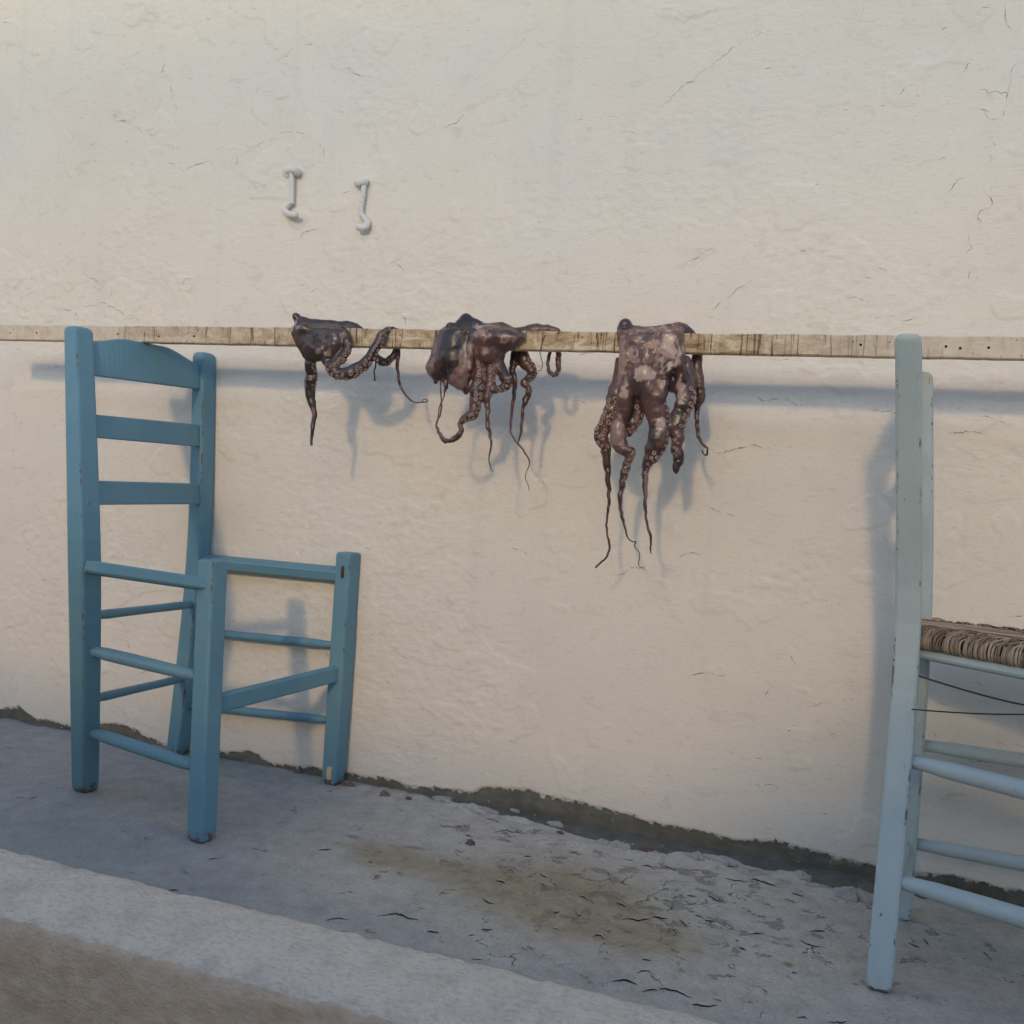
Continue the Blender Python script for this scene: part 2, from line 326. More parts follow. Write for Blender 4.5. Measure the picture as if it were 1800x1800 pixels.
# ------------------------------------------------------------------ pavement, kerb, street
def mat_floor():
    m, N, L, b = newmat('painted_concrete', .85, .2); iso = mapping(N, L)
    big = noise(N, L, iso, 5, 5, .6); mid = noise(N, L, iso, 26, 7, .7); fine = noise(N, L, iso, 190, 5, .65)
    blue = ramp(N, L, mid, [(.25, (.245, .255, .26)), (.6, (.325, .334, .332)), (.85, (.385, .385, .372))])
    grey = ramp(N, L, mid, [(.25, (.34, .315, .27)), (.5, (.50, .462, .398)), (.78, (.61, .57, .495))])
    bf = mth(N, L, 'ADD', attr(N, 'blue').outputs['Fac'], mth(N, L, 'MULTIPLY', mth(N, L, 'SUBTRACT', big, .5), 1.1), True)
    c = mixc(N, L, bf, grey, blue)
    c = mixc(N, L, ramp(N, L, fine, [(.35, .22), (.6, 0)]), c, (.12, .116, .105))
    pe = attr(N, 'peel').outputs['Fac']
    # paint gone in scabs with crisp edges
    pn = mth(N, L, 'ADD', noise(N, L, mapping(N, L, (1, 1.25, 1)), 19, 7, .68, .4), mth(N, L, 'MULTIPLY', pe, .11))
    scab = ramp(N, L, pn, [(.655, 0), (.668, 1)]); rim = ramp(N, L, pn, [(.640, 0), (.653, 1), (.660, 1), (.672, 0)])
    c = mixc(N, L, mth(N, L, 'MULTIPLY', scab, .75), c, ramp(N, L, fine, [(.3, (.17, .16, .14)), (.7, (.30, .285, .25))]))
    c = mixc(N, L, mth(N, L, 'MULTIPLY', rim, ramp(N, L, noise(N, L, iso, 60, 3, .6), [(.5, 0), (.6, .9)])), c, (.055, .052, .046))
    # hair cracks
    wp = N.new('ShaderNodeVectorMath'); wp.operation = 'ADD'; nz = N.new('ShaderNodeTexNoise'); nz.inputs['Scale'].default_value = 30; nz.inputs['Detail'].default_value = 4; L.new(iso, nz.inputs['Vector'])
    ws = N.new('ShaderNodeVectorMath'); ws.operation = 'SCALE'; ws.inputs['Scale'].default_value = .06; L.new(nz.outputs['Color'], ws.inputs[0]); L.new(iso, wp.inputs[0]); L.new(ws.outputs[0], wp.inputs[1])
    vo = N.new('ShaderNodeTexVoronoi'); vo.feature = 'DISTANCE_TO_EDGE'; vo.inputs['Scale'].default_value = 15; L.new(wp.outputs[0], vo.inputs['Vector'])
    ck = ramp(N, L, vo.outputs['Distance'], [(.004, 1), (.016, 0)])
    cmk = ramp(N, L, mth(N, L, 'ADD', noise(N, L, iso, 13, 4, .65), mth(N, L, 'MULTIPLY', pe, .16)), [(.635, 0), (.70, 1)])
    ck = mth(N, L, 'MULTIPLY', ck, cmk); c = mixc(N, L, mth(N, L, 'MULTIPLY', ck, .85), c, (.05, .047, .042))
    # brown stain, broken up at several sizes
    sa = attr(N, 'stain').outputs['Fac']
    sn = mth(N, L, 'ADD', mth(N, L, 'MULTIPLY', noise(N, L, iso, 11, 7, .7, .6), 1.5), mth(N, L, 'MULTIPLY', fine, .35))
    st = ramp(N, L, mth(N, L, 'MULTIPLY', sa, sn), [(.14, 0), (.44, .30), (.9, .66)])
    c = mixc(N, L, st, c, ramp(N, L, noise(N, L, iso, 40, 5, .6), [(.3, (.20, .15, .075)), (.7, (.40, .305, .155))]))
    ru = attr(N, 'rust').outputs['Fac']; ru2 = ramp(N, L, mth(N, L, 'MULTIPLY', ru, mth(N, L, 'ADD', noise(N, L, iso, 45, 5, .7), .3)), [(.25, 0), (.7, .8)]); c = mixc(N, L, ru2, c, (.24, .125, .06))
    wh = mth(N, L, 'ADD', attr(N, 'white').outputs['Fac'], mth(N, L, 'MULTIPLY', mth(N, L, 'SUBTRACT', noise(N, L, iso, 45, 5, .65), .5), 1.2))
    c = mixc(N, L, ramp(N, L, wh, [(.5, 0), (.62, 1)]), c, (.46, .44, .40))
    ce = attr(N, 'cement').outputs['Fac']
    cemcol = ramp(N, L, noise(N, L, iso, 24, 6, .65), [(.25, (.10, .098, .08)), (.55, (.155, .152, .128)), (.8, (.21, .205, .175))])
    cemcol = mixc(N, L, ramp(N, L, noise(N, L, iso, 75, 4, .6), [(.67, 0), (.70, .9)]), cemcol, (.45, .44, .41))
    c = mixc(N, L, ce, c, cemcol)
    pit = noise(N, L, mapping(N, L, (60, 110, 60)), 1.0, 3, .6); c = mixc(N, L, ramp(N, L, pit, [(.735, 0), (.76, .85)]), c, (.045, .042, .038))
    L.new(c, b.inputs['Base Color'])
    hh_ = mth(N, L, 'SUBTRACT', mid, mth(N, L, 'ADD', mth(N, L, 'MULTIPLY', scab, .25), mth(N, L, 'MULTIPLY', ck, .5)))
    n1 = bump(N, L, hh_, .75, .006); n1 = bump(N, L, fine, .6, .0022, n1); L.new(n1, b.inputs['Normal']); return m
M_floor = mat_floor()
xs2 = axis(-9, -1.9, .5, 6, .0032); ys2 = np.concatenate([np.arange(-.60, -.13, .0035), np.arange(-.13, .052, .0024)])
X2, Y2 = np.meshgrid(xs2, ys2, indexing='ij')
low_px = [(-300, 1216), (0, 1262), (115, 1284), (300, 1316), (420, 1338), (560, 1366), (616, 1376), (721, 1397), (809, 1414), (885, 1432), (961, 1452), (1032, 1473), (1114, 1496), (1180, 1502), (1231, 1504), (1318, 1522), (1395, 1542), (1465, 1563), (1535, 1575), (1700, 1592), (1800, 1604), (2400, 1700)]
lo3 = np.array([atz(x, y) for x, y in low_px]); yE = np.interp(X2, lo3[:, 0], lo3[:, 1])+.014*(fbm(X2*30, Y2*30, 4, 45)-.5)+.02*(fbm(X2*9, Y2*9, 2, 46)-.5)
cemf = sst(-.0015, .0015, Y2-yE)                     # bare cement fillet between wall and paint
near = sst(-.075, -.012, Y2-yE)*(1-cemf)*sst(-1.0, -.62, X2)
lump = fbm(X2*16, Y2*22, 4, 41); fine2 = fbm(X2*70, Y2*70, 3, 42)
h2 = .006*(fbm(X2*3, Y2*3, 3, 40)-.5)+.0012*(fine2-.5)
h2 += cemf*(-.0025+.35*np.clip(Y2+.035, 0, 1)**1.0*.25)+.002*cemf*(fine2-.5)
h2 += near*(.030*np.clip(lump-.47, 0, 1)+.005*(fine2-.4)*sst(.45, .55, lump))
left_near = sst(-.05, .02, Y2)*(1-sst(-1.0, -.62, X2)); h2 += left_near*.012*np.clip(lump-.5, 0, 1)
def gauss(px, py, sx, sy, ang=0.0):
    c_ = atz(px, py); dx = X2-c_[0]; dy = Y2-c_[1]; a = dx*cos(ang)+dy*sin(ang); b_ = -dx*sin(ang)+dy*cos(ang)
    return np.exp(-(a/sx)**2-(b_/sy)**2)
stain = 1.1*gauss(680, 1505, .085, .05, -.2)+.75*gauss(840, 1545, .10, .04, -.2)+1.0*gauss(970, 1590, .19, .11, -.15)+.5*gauss(1090, 1630, .13, .07)+.35*gauss(620, 1440, .05, .02)+.3*gauss(1180, 1660, .08, .03)+.45*gauss(1000, 1540, .16, .09)+.3*gauss(745, 1585, .02, .012)
rust = .8*gauss(730, 1490, .028, .010)+.35*gauss(820, 1545, .05, .014)+.95*gauss(1387, 1696, .011, .010)+.7*gauss(1385, 1661, .014, .008)+.5*gauss(1225, 1672, .02, .009)+.35*gauss(1340, 1680, .03, .01)+.6*gauss(915, 1612, .014, .008)
blue = np.clip(.85-sst(-1.05, -.6, X2)*.85+sst(-.40, -.54, Y2)*.45+sst(.0, .2, X2)*.3, 0, 1)
white = near*sst(.40, .54, lump)*.9
peel = np.exp(-((X2+.25)/.42)**2-((Y2+.24)/.24)**2)
blue *= 1-.7*sst(-.14, .0, Y2)*sst(-1.1, -.8, X2)
V = np.stack([X2, Y2, h2], -1).reshape(-1, 3)
pav = npmesh('pavement', V, gridquads(len(xs2), len(ys2)), M_floor, attrs={'stain': stain.ravel(), 'rust': rust.ravel(), 'blue': blue.ravel(), 'white': white.ravel(), 'cement': cemf.ravel(), 'peel': peel.ravel()})
tag(pav, 'painted concrete pavement, blue grey, flaking and stained brown under the octopuses', 'pavement', kind='structure')
def floor_z(x, y):
    i = np.clip(np.searchsorted(xs2, x), 1, len(xs2)-1); j = np.clip(np.searchsorted(ys2, y), 1, len(ys2)-1); return h2[i, j]

# lifted, curling paint on the pavement
M_gap = mat_simple('concrete_gap_shade', (.075, .072, .065), .95, .4, 80)  # bare concrete with shade under the lifted paint put into its colour
flk = MB(); gap = MB()
def lifted(P, hmax, dep):
    P = jag(P, .004, .0034); n = len(P); Vv = []; Fc = []; G = []
    for i, (x, y) in enumerate(P):
        k = sin(pi*(i+.2)/(n-.6))**.7 if 0 < i < n-1 else 0.02
        hh = hmax*k*(.8+.4*rng.random()); z = floor_z(x, y)
        Vv += [(x, y, z+hh+.0006), (x, y+dep*.4*k+.001, z+hh*.75+.0005), (x, y+dep*k+.002, z+.0003)]
        g0 = .0004+.0016*k*rng.random(); G += [(x, y-g0*k, z+.0005), (x, y+dep*.4*k+.0008, z+.0005)]
        if i:
            o = 3*(i-1); Fc += [(o, o+3, o+4, o+1), (o+1, o+4, o+5, o+2)]
    flk.add(Vv, Fc); gap.add(G, [(2*i, 2*i+2, 2*i+3, 2*i+1) for i in range(n-1)])
def fpx(L_): return [tuple(atz(x, y)[:2]) for x, y in L_]
Z2 = lambda L_: fpx([(500+x/3, 1300+y/3) for x, y in L_])
Z3 = lambda L_: fpx([(1000+x/3, 1300+y/3) for x, y in L_])
big_cr = [Z2([(205, 960), (270, 948), (340, 952)]), Z2([(490, 935), (580, 918), (640, 940), (715, 957)]), Z2([(740, 1015), (820, 1030)]), Z2([(1040, 835), (1080, 866), (1110, 870)]), Z2([(1110, 497), (1160, 475), (1200, 490), (1280, 497)]),
          Z2([(905, 490), (930, 460)]), Z2([(1030, 1005), (1090, 1000)]), Z2([(170, 580), (243, 578)]), Z2([(440, 655), (475, 650)]), Z2([(960, 1040), (1000, 1032)]), Z2([(990, 515), (950, 510)]), Z2([(1340, 715), (1385, 732)]),
          Z2([(1120, 745), (1165, 760)]), Z2([(1345, 755), (1385, 770)]), Z2([(1560, 825), (1610, 848)]), Z2([(1150, 715), (1200, 685), (1220, 715)]),
          Z3([(245, 1280), (320, 1280), (370, 1305)]), Z3([(385, 1340), (430, 1325), (470, 1330)]), Z3([(470, 1318), (540, 1325), (630, 1360)]), Z3([(650, 1400), (720, 1415), (775, 1410)]), Z3([(285, 940), (360, 948), (440, 945)]),
          Z3([(440, 935), (520, 945)]), Z3([(725, 820), (790, 850), (830, 855)]), Z3([(820, 735), (880, 750), (940, 755)]), Z3([(960, 740), (1030, 760), (1100, 775)]), Z3([(1210, 1060), (1260, 1080), (1330, 1090)]), Z3([(1275, 1010), (1360, 1015)]),
          Z3([(950, 1030), (1030, 1025)]), Z3([(490, 1462), (575, 1455)]), Z3([(1370, 1490), (1480, 1485)]), Z3([(250, 850), (300, 880)]), Z3([(1170, 805), (1250, 835)]), Z3([(380, 670), (460, 675)]), Z3([(490, 660), (570, 690)]),
          Z3([(620, 820), (660, 825)]), Z3([(580, 945), (635, 985)]), Z3([(710, 950), (770, 960)]), Z3([(120, 1050), (160, 1030), (190, 1052)]), Z3([(345, 1240), (420, 1228), (465, 1245)]), Z3([(390, 1160), (440, 1168)]), Z3([(905, 1100), (940, 1115)]),
          Z3([(1180, 1225), (1210, 1230)]), Z3([(370, 1435), (420, 1448)]), Z3([(1195, 1460), (1260, 1470)]), fpx([(1600, 1660), (1620, 1668)]), fpx([(1625, 1650), (1635, 1665)]), fpx([(1730, 1672), (1742, 1690)]), fpx([(370, 1510), (382, 1508)]), fpx([(300, 1566), (316, 1564)])]
for P in big_cr: lifted(P, rng.uniform(.0008, .0018), rng.uniform(.003, .007))
for i in range(14):
    for _ in range(30):
        x = rng.uniform(-1.0, .35); y = rng.uniform(-.55, -.02)
        d_ = math.exp(-((x+.28)/.33)**2-((y+.24)/.22)**2)+.05
        if rng.random() < d_: break
    ln = rng.uniform(.004, .018); a = rng.gauss(0, .9)
    lifted([(x, y), (x+ln*.5*cos(a), y+ln*.5*sin(a)), (x+ln*cos(a+rng.gauss(0, .6)), y+ln*sin(a))], rng.uniform(.0006, .002), rng.uniform(.002, .006))
tag(flk.build('lifted_paint', M_floor, pav, False), kind='stuff')
tag(gap.build('bare_gap_shade', M_gap, pav, False), kind='stuff')

# kerb: whitewashed top, rough tan front
def mat_kerb():
    m, N, L, b = newmat('kerb_whitewash', .92, .15); iso = mapping(N, L)
    n = noise(N, L, iso, 20, 8, .72)
    c = ramp(N, L, n, [(.25, (.56, .50, .43)), (.5, (.74, .67, .58)), (.8, (.81, .745, .65))])
    sp_ = noise(N, L, mapping(N, L, (90, 200, 140)), 1.0, 5, .7); c = mixc(N, L, ramp(N, L, sp_, [(.30, .5), (.52, 0)]), c, (.30, .28, .25)); gr = noise(N, L, iso, 7, 5, .65); c = mixc(N, L, ramp(N, L, gr, [(.55, 0), (.72, .4)]), c, (.46, .42, .36))
    f = attr(N, 'front').outputs['Fac']; f2 = mth(N, L, 'ADD', f, mth(N, L, 'MULTIPLY', mth(N, L, 'SUBTRACT', noise(N, L, iso, 30, 4, .6), .5), .9))
    tan = ramp(N, L, noise(N, L, iso, 20, 6, .65), [(.25, (.53, .425, .315)), (.7, (.72, .60, .46))])
    c = mixc(N, L, ramp(N, L, f2, [(.46, 0), (.54, 1)]), c, tan)
    L.new(c, b.inputs['Base Color'])
    n1 = bump(N, L, noise(N, L, iso, 60, 6, .7), .8, .007); n1 = bump(N, L, noise(N, L, mapping(N, L, (60, 190, 120)), 1.5, 5, .65), .8, .004, n1); L.new(n1, b.inputs['Normal']); return m
prof = [(-.555, -.05), (-.562, .004), (-.568, .009), (-.576, .012)]+[(-.576-.128*t, .013+.003*sin(t*pi)) for t in np.linspace(.06, 1, 26)]
prof += [(-.704-.028*sin(a), -.016+.029*cos(a)) for a in np.linspace(.15, pi/2, 9)]+[(-.733-.004*t, -.018-.40*t) for t in np.linspace(.03, 1, 60)]
prof = np.array(prof); xs3 = axis(-9, -1.6, .5, 6, .005)
PX, PI_ = np.meshgrid(xs3, np.arange(len(prof)), indexing='ij')
py = prof[PI_, 0]; pz = prof[PI_, 1]
wob = .005*(fbm(PX*2.2, py*2, 3, 60)-.5)+.006*(fbm(PX*14, PI_*.25, 3, 61)-.5); edgew = np.where(PI_ < 5, (fbm(PX*35, PX*0+3, 3, 62)-.5)*.007, 0)
rough3 = .006*(fbm(PX*45, PI_*.45, 3, 63)-.5)
fr = np.clip(PI_-29, 0, 8)/8.0
V = np.stack([PX, py+wob+edgew-rough3*fr, pz+.004*(fbm(PX*3, py*3, 2, 64)-.5)+rough3*(1-fr)], -1).reshape(-1, 3)
kerb = npmesh('kerb', V, gridquads(len(xs3), len(prof))[:, ::-1], mat_kerb(), attrs={'front': sst(31, 37, PI_.astype(float)).ravel()})
tag(kerb, 'whitewashed concrete kerb along the edge of the pavement', 'kerb', kind='structure')
M_street = mat_simple('street_concrete', (.42, .34, .26), .9, .2, 6, .4, .004)
mb = MB(); mb.add([(-60, -60, -.40), (60, -60, -.40), (60, 0.4, -.40), (-60, .4, -.40)], [(0, 1, 2, 3)])
tag(mb.build('street', M_street), 'pale concrete street below the kerb', 'street', kind='structure')

# added wall, unseen behind the camera: it shades the pavement from the low sun
M_white = mat_simple('ochre_limewash', (.62, .50, .36), .9, .08, 8, .4, .004)
par = MB()
def boxv(x0, x1, y0, y1, z0, z1): return [(x0, y0, z0), (x1, y0, z0), (x1, y1, z0), (x0, y1, z0), (x0, y0, z1), (x1, y0, z1), (x1, y1, z1), (x0, y1, z1)], [(0, 3, 2, 1), (4, 5, 6, 7), (0, 1, 5, 4), (1, 2, 6, 5), (2, 3, 7, 6), (3, 0, 4, 7)]
PY = -4.6; TZ = math.tan(SUN_EL)/cos(SUN_AZ)
base_top = .03+(WY-PY)*TZ
prof_t = [(-14, .06), (-1.0, .06), (-.2, .03), (.02, .05), (.03, .20), (.28, .20), (.30, .34), (.47, .34), (.49, .20), (.75, .22), (.95, .16), (14, .12)]  # raised steps added to cast soft shade low on the right
tops = [(x+.0, .0+base_top-.03+d) for x, d in prof_t]
Vp = []; Fp = []
for x, z in tops: Vp += [(x, PY-.35, -.45), (x, PY-.35, z), (x, PY, z), (x, PY, -.45)]
for i in range(len(tops)-1):
    o = 4*i; Fp += [(o, o+1, o+5, o+4), (o+1, o+2, o+6, o+5), (o+2, o+3, o+7, o+6)]
par.add(Vp, Fp)
tag(par.build('shade_wall', M_white), 'unseen ochre stepped wall, added to shade the pavement and lower wall', 'wall')

# added out of view to keep the low sun off the wall top
can = empty('sun_blocker'); tag(can, 'unseen timber slab on four posts, added to shade the top of the wall', 'sun_blocker')
M_timber = mat_simple('grey_timber', (.22, .18, .14), .85, .25, 20)
CY = -9.0; CZ = 1.30+(WY-CY)*TZ
m = MB(); m.add(*boxv(-16, 16, CY-.12, CY, CZ, CZ+1.7)); m.build('fascia', M_timber, can)
m = MB(); m.add(*boxv(-16, 16, CY-4.3, CY-.123, CZ+1.55, CZ+1.69)); m.build('roof', M_timber, can)
for cx in (-14.5, -5.5, 5.5, 14.5):
    m = MB(); m.add(*boxv(cx-.09, cx+.09, CY-4.0, CY-3.82, -.45, CZ+1.56)); m.build('post', M_timber, can)

# ------------------------------------------------------------------ chairs
def post(name, mat, parent, sects, th, cham=.0045, dome=.010, foot=.006):
    """sects: list of (point, width along e, width along n); rounded top, eased foot"""
    e = v3(cos(th), sin(th), 0); n = v3(-sin(th), cos(th), 0)
    S = [(np.array(p, float), a, b) for p, a, b in sects]
    full = []
    p0, a0, b0 = S[0]
    t0 = unit(S[1][0]-p0)
    full += [(p0, a0-.012, b0-.012), (p0+t0*foot, a0-.003, b0-.003), (p0+t0*foot*4, a0, b0)]
    for i in range(1, len(S)):                    # smooth bend
        pa, aa, ba = S[i-1]; pb, ab, bb = S[i]
        for t in np.linspace(.06, 1, 9): full.append((pa+(pb-pa)*t, aa+(ab-aa)*t, ba+(bb-ba)*t))
    P = np.array([f[0] for f in full]); K = P.copy()
    for _ in range(14): K[3:-1] = .25*K[2:-2]+.5*K[3:-1]+.25*K[4:]
    full = [(K[i], full[i][1], full[i][2]) for i in range(len(full))]
    pt, at_, bt = full.pop(); tt = unit(pt-full[-1][0])
    for k in (1., .8, .55, .3, .12, 0.0):
        s = 1-(1-k)**2; kk = sqrt(max(0, 1-(1-k)**2))
        full.append((pt-tt*dome*(k), at_-2*dome*.55*(1-kk if k < 1 else 0), bt-2*dome*.55*(1-kk if k < 1 else 0)))
    rings = []
    for p, a, b in full:
        c = min(cham, a*.3, b*.3); x, y = a/2, b/2
        j = .0006
        rings.append([p+e*u+n*v for u, v in ((x, y-c), (x-c*.3, y-c*.3), (x-c, y), (-x+c, y), (-x+c*.3, y-c*.3), (-x, y-c), (-x, -y+c), (-x+c*.3, -y+c*.3), (-x+c, -y), (x-c, -y), (x-c*.3, -y+c*.3), (x, -y+c))])
    m = MB(); m.add(*loft(rings)); o = m.build(name, mat, parent)
    at2 = o.data.attributes.new('wear', 'FLOAT', 'POINT'); at2.data.foreach_set('value', np.tile([0, 1, 0]*4, len(rings)).astype(np.float32)); return o
def ax(sects, z):
    P = np.array([s[0] for s in sects]); return v3(np.interp(z, P[:, 2], P[:, 0]), np.interp(z, P[:, 2], P[:, 1]), z)
def rung_ends(s1, s2, q1, q2):
    A_, B_ = np.array(s1[0][0]), np.array(s2[0][0])
    for _ in range(3):
        p1 = atv(*q1, A_, B_); p2 = atv(*q2, A_, B_); A_ = ax(s1, p1[2]); B_ = ax(s2, p2[2])
    d = (p2-p1)[:2]; l = np.linalg.norm(d); d /= l
    f = lambda P: ((P-p1)[:2]@d)/l
    zz = lambda t: p1[2]+(p2[2]-p1[2])*t
    return v3(A_[0], A_[1], zz(f(A_))), v3(B_[0], B_[1], zz(f(B_)))
def rung(name, mat, parent, a, b, r):
    P = [a+(b-a)*t for t in np.linspace(.02, .98, 14)]
    R = [r*(.86 if t < .08 or t > .92 else 1)*(1+.05*sin(5*t+a[2]*40)) for t in np.linspace(0, 1, 14)]
    m = MB(); m.add(*tube(P, R, 14)); o = m.build(name, mat, parent, True); return o
def bar(name, mat, parent, a, b, hw, hh, tilt=0.0, ease=.003, ends=.012, sag=0.0):
    """flat rail: hw half thickness sideways, hh half height"""
    t = unit(b-a); s = unit(np.cross(t, v3(0, 0, 1))); u = np.cross(s, t); s2 = s*cos(tilt)+u*sin(tilt); u2 = -s*sin(tilt)+u*cos(tilt)
    L_ = np.linalg.norm(b-a); rings = []
    for k in np.linspace(0, 1, 16):
        p = a+(b-a)*k; x, y = hw, hh; c = ease
        g = min(k, 1-k)*L_
        if g < ends: x *= .82; y *= .86
        p = p+v3(0, 0, -sag*sin(pi*k))
        rings.append([p+s2*i+u2*j for i, j in ((x, y-c), (x-c, y), (-x+c, y), (-x, y-c), (-x, -y+c), (-x+c, -y), (x-c, -y), (x, -y+c))])
    m = MB(); m.add(*loft(rings)); return m.build(name, mat, parent)
def slat(name, mat, parent, a_lo, a_hi, b_lo, b_hi, th=.0075, top=None, bow=.0):
    """upright board between two posts; top(t) adds to the top edge, bow pushes the middle out"""
    rings = []; n_ = 28
    d = unit((b_lo-a_lo)*v3(1, 1, 0)); s = v3(-d[1], d[0], 0)
    for k in np.linspace(0, 1, n_):
        lo = a_lo+(b_lo-a_lo)*k; hi = a_hi+(b_hi-a_hi)*k
        if top: hi = hi+v3(0, 0, top(k))
        o = s*bow*sin(pi*k); c = .002
        rings.append([lo+o+s*(th-c), lo+o+s*th+v3(0, 0, c), hi+o+s*th-v3(0, 0, c), hi+o+s*(th-c), hi+o-s*(th-c), hi+o-s*th-v3(0, 0, c), lo+o-s*th+v3(0, 0, c), lo+o-s*(th-c)])
    m = MB(); m.add(*loft(rings)); return m.build(name, mat, parent)

# ---- blue chair, its seat gone
TH = radians(-8.2)
ch = empty('chair'); tag(ch, 'blue painted wooden chair frame with its seat missing', 'chair', 'ladder back chairs carrying the pole')
Af = atz(150, 1390); Am = atz(150, 985, .475); At = at(138, 575, -.287)
Bf = v3(*atz(322, 1322)[:2], 0); Bf[1] = min(Bf[1], -.008); Bm = at(352, 985, -.008); Bt = at(359, 620, -.005)
Cf = atz(354, 1478); Ct = atz(374, 984, .4775)
Df = atz(592, 1374); Df[1] = min(Df[1], -.008); Dt = at(613, 971, -.006)
sA = [(Af, .037, .037), (Am, .040, .041), (At, .036, .040)]
sB = [(Bf, .036, .036), (Bm, .038, .038), (Bt, .034, .038)]
sC = [(Cf, .037, .037), (Ct, .039, .039)]
sD = [(Df, .037, .037), (Dt, .038, .038)]
post('back_post', M_blue, ch, sA, TH, dome=.014); post('back_post', M_blue, ch, sB, TH, dome=.014)
post('front_leg', M_blue, ch, sC, TH, dome=.004); post('front_leg', M_blue, ch, sD, TH, dome=.006)
def sl_ends(pa0, pa1, pb0, pb1):
    lo = rung_ends(sA, sB, pa1, pb1); hi = rung_ends(sA, sB, pa0, pb0); return lo[0], hi[0], lo[1], hi[1]
POLE_Y, POLE_T, POLE_B = -.160, .9210, .8880
a0, a1, b0, b1 = sl_ends((168, 607), (168, 661), (343, 641), (343, 684))
def crest(t):
    e_ = a1[2]+(b1[2]-a1[2])*t; c_ = POLE_B+.0005
    k = sst(.0, .34, np.array(t))*(1-sst(.62, .97, np.array(t))); return float(max(0, c_-e_)*k)
slat('slat', M_blue, ch, a0, a1, b0, b1, top=crest)
slat('slat', M_blue, ch, *sl_ends((170, 729), (172, 770), (345, 746), (345, 785)))
slat('slat', M_blue, ch, *sl_ends((174, 845), (175, 887), (346, 850), (346, 886)))
r1 = rung_ends(sA, sC, (175, 1000), (345, 1025)); bar('seat_rail', M_blue, ch, *r1, .015, .0105, tilt=.25)
r2 = rung_ends(sB, sD, (400, 990), (585, 1008)); bar('seat_rail', M_blue, ch, *r2, .017, .0115, tilt=-.25)
for q in (((180, 1148), (325, 1183)), ((180, 1293), (322, 1340))): rung('rung', M_blue, ch, *rung_ends(sA, sC, *q), .0112)
for q in (((182, 1080), (332, 1063)), ((182, 1224), (328, 1191))): rung('rung', M_blue, ch, *rung_ends(sA, sB, *q), .0088)
for q in (((400, 1115), (578, 1133)), ((400, 1247), (572, 1265))): rung('rung', M_blue, ch, *rung_ends(sB, sD, *q), .0090)
bar('front_stretcher', M_blue, ch, *rung_ends(sC, sD, (392, 1234), (590, 1184)), .009, .0165)
# empty mortise in the far front leg, chips of bare filler
M_hole = mat_simple('bare_wood', (.075, .045, .035), .9, .4, 120)
def patch(name, mat, parent, c, u, v, outline, off):
    n_ = unit(np.cross(u, v)); m = MB(); k = len(outline)
    top_ = [c+u*a+v*b+n_*off for a, b in outline]; bot = [c+u*a*1.05+v*b*1.02-n_*.002 for a, b in outline]
    m.add(top_+bot, [tuple(range(k))]+[(i, k+i, k+(i+1) % k, (i+1) % k) for i in range(k)]); return m.build(name, mat, parent)
eL = v3(cos(TH), sin(TH), 0); nL = v3(-sin(TH), cos(TH), 0); up = v3(0, 0, 1)
cD = ax(sD, Dt[2]-.040)-nL*.0194
patch('mortise', M_hole, ch, cD+eL*.002, eL, up, [(.004*cos(a)*1.0, .0055*sin(a)+(.008 if sin(a) > 0 else -.008)) for a in np.linspace(0, 2*pi, 15)[:-1]], .0006)
M_fill = mat_simple('yellow_filler', (.50, .43, .24), .9, .2, 90)
cDf = ax(sD, .028)-nL*.0186
patch('bare_spot', M_fill, ch, cDf+eL*.002, eL, up, [(-.006, -.012), (-.001, -.015), (.005, -.012), (.006, -.004), (.004, .003), (.007, .012), (.002, .014), (-.005, .013), (-.007, .004)], .0007)

# ---- pale blue chair with a rush seat
TR = radians(-7.0)
rc = empty('chair'); tag(rc, 'pale grey blue weathered wooden chair with a woven rush seat', 'chair', 'ladder back chairs carrying the pole')
eR = v3(cos(TR), sin(TR), 0); nR = v3(-sin(TR), cos(TR), 0)
Nf = atz(1545, 1737); Nm = atz(1600, 1130, .455); Nt = at(1597, 589, -.385)
Ff = atz(1582, 1613); Fm = at(1620, 1090, -.115); Ft = at(1621, 655, -.110)
sN = [(Nf, .034, .033), (Nm, .036, .036), (Nt, .032, .036)]
sF = [(Ff, .034, .033), (Fm, .036, .034), (Ft, .032, .034)]
post('back_post', M_pale, rc, sN, TR, dome=.012); post('back_post', M_pale, rc, sF, TR, dome=.014)
NL = Nf*v3(1, 1, 0)+eR*.375-nR*.03; FL = Ff*v3(1, 1, 0)+eR*.375+nR*.03
sNL = [(NL, .034, .034), (NL+v3(-.004, 0, .47), .037, .037)]; sFL = [(FL, .034, .034), (FL+v3(-.004, 0, .47), .037, .037)]
post('front_leg', M_pale, rc, sNL, TR, dome=.006); post('front_leg', M_pale, rc, sFL, TR, dome=.006)
for zt, hh in ((.868, .030), (.76, .020), (.655, .020)):
    pN, pF = ax(sN, zt-hh)-eR*.006, ax(sF, zt-hh)-eR*.012; slat('slat', M_pale, rc, pN-v3(0, 0, hh), pN+v3(0, 0, hh*.6), pF-v3(0, 0, hh), pF+v3(0, 0, hh*.6), top=lambda t: (POLE_B-.868+.0125 if hh > .025 else 0)*sin(pi*t)**.6)
def rz(s1, s2, q):                                      # side rung: start pixel on the back post, level to the front leg
    z = atv(*q, np.array(s1[0][0]), np.array(s2[0][0]))[2]; return ax(s1, z), ax(s2, z)
zrail = atv(1628, 1172, Nf, NL)[2]
a_, b_ = ax(sN, zrail), ax(sNL, zrail); bar('seat_rail', M_pale, rc, a_, b_, .012, .0115, tilt=.3)
a2, b2 = ax(sF, zrail), ax(sFL, zrail); bar('seat_rail', M_pale, rc, a2, b2, .012, .0115, tilt=-.3)
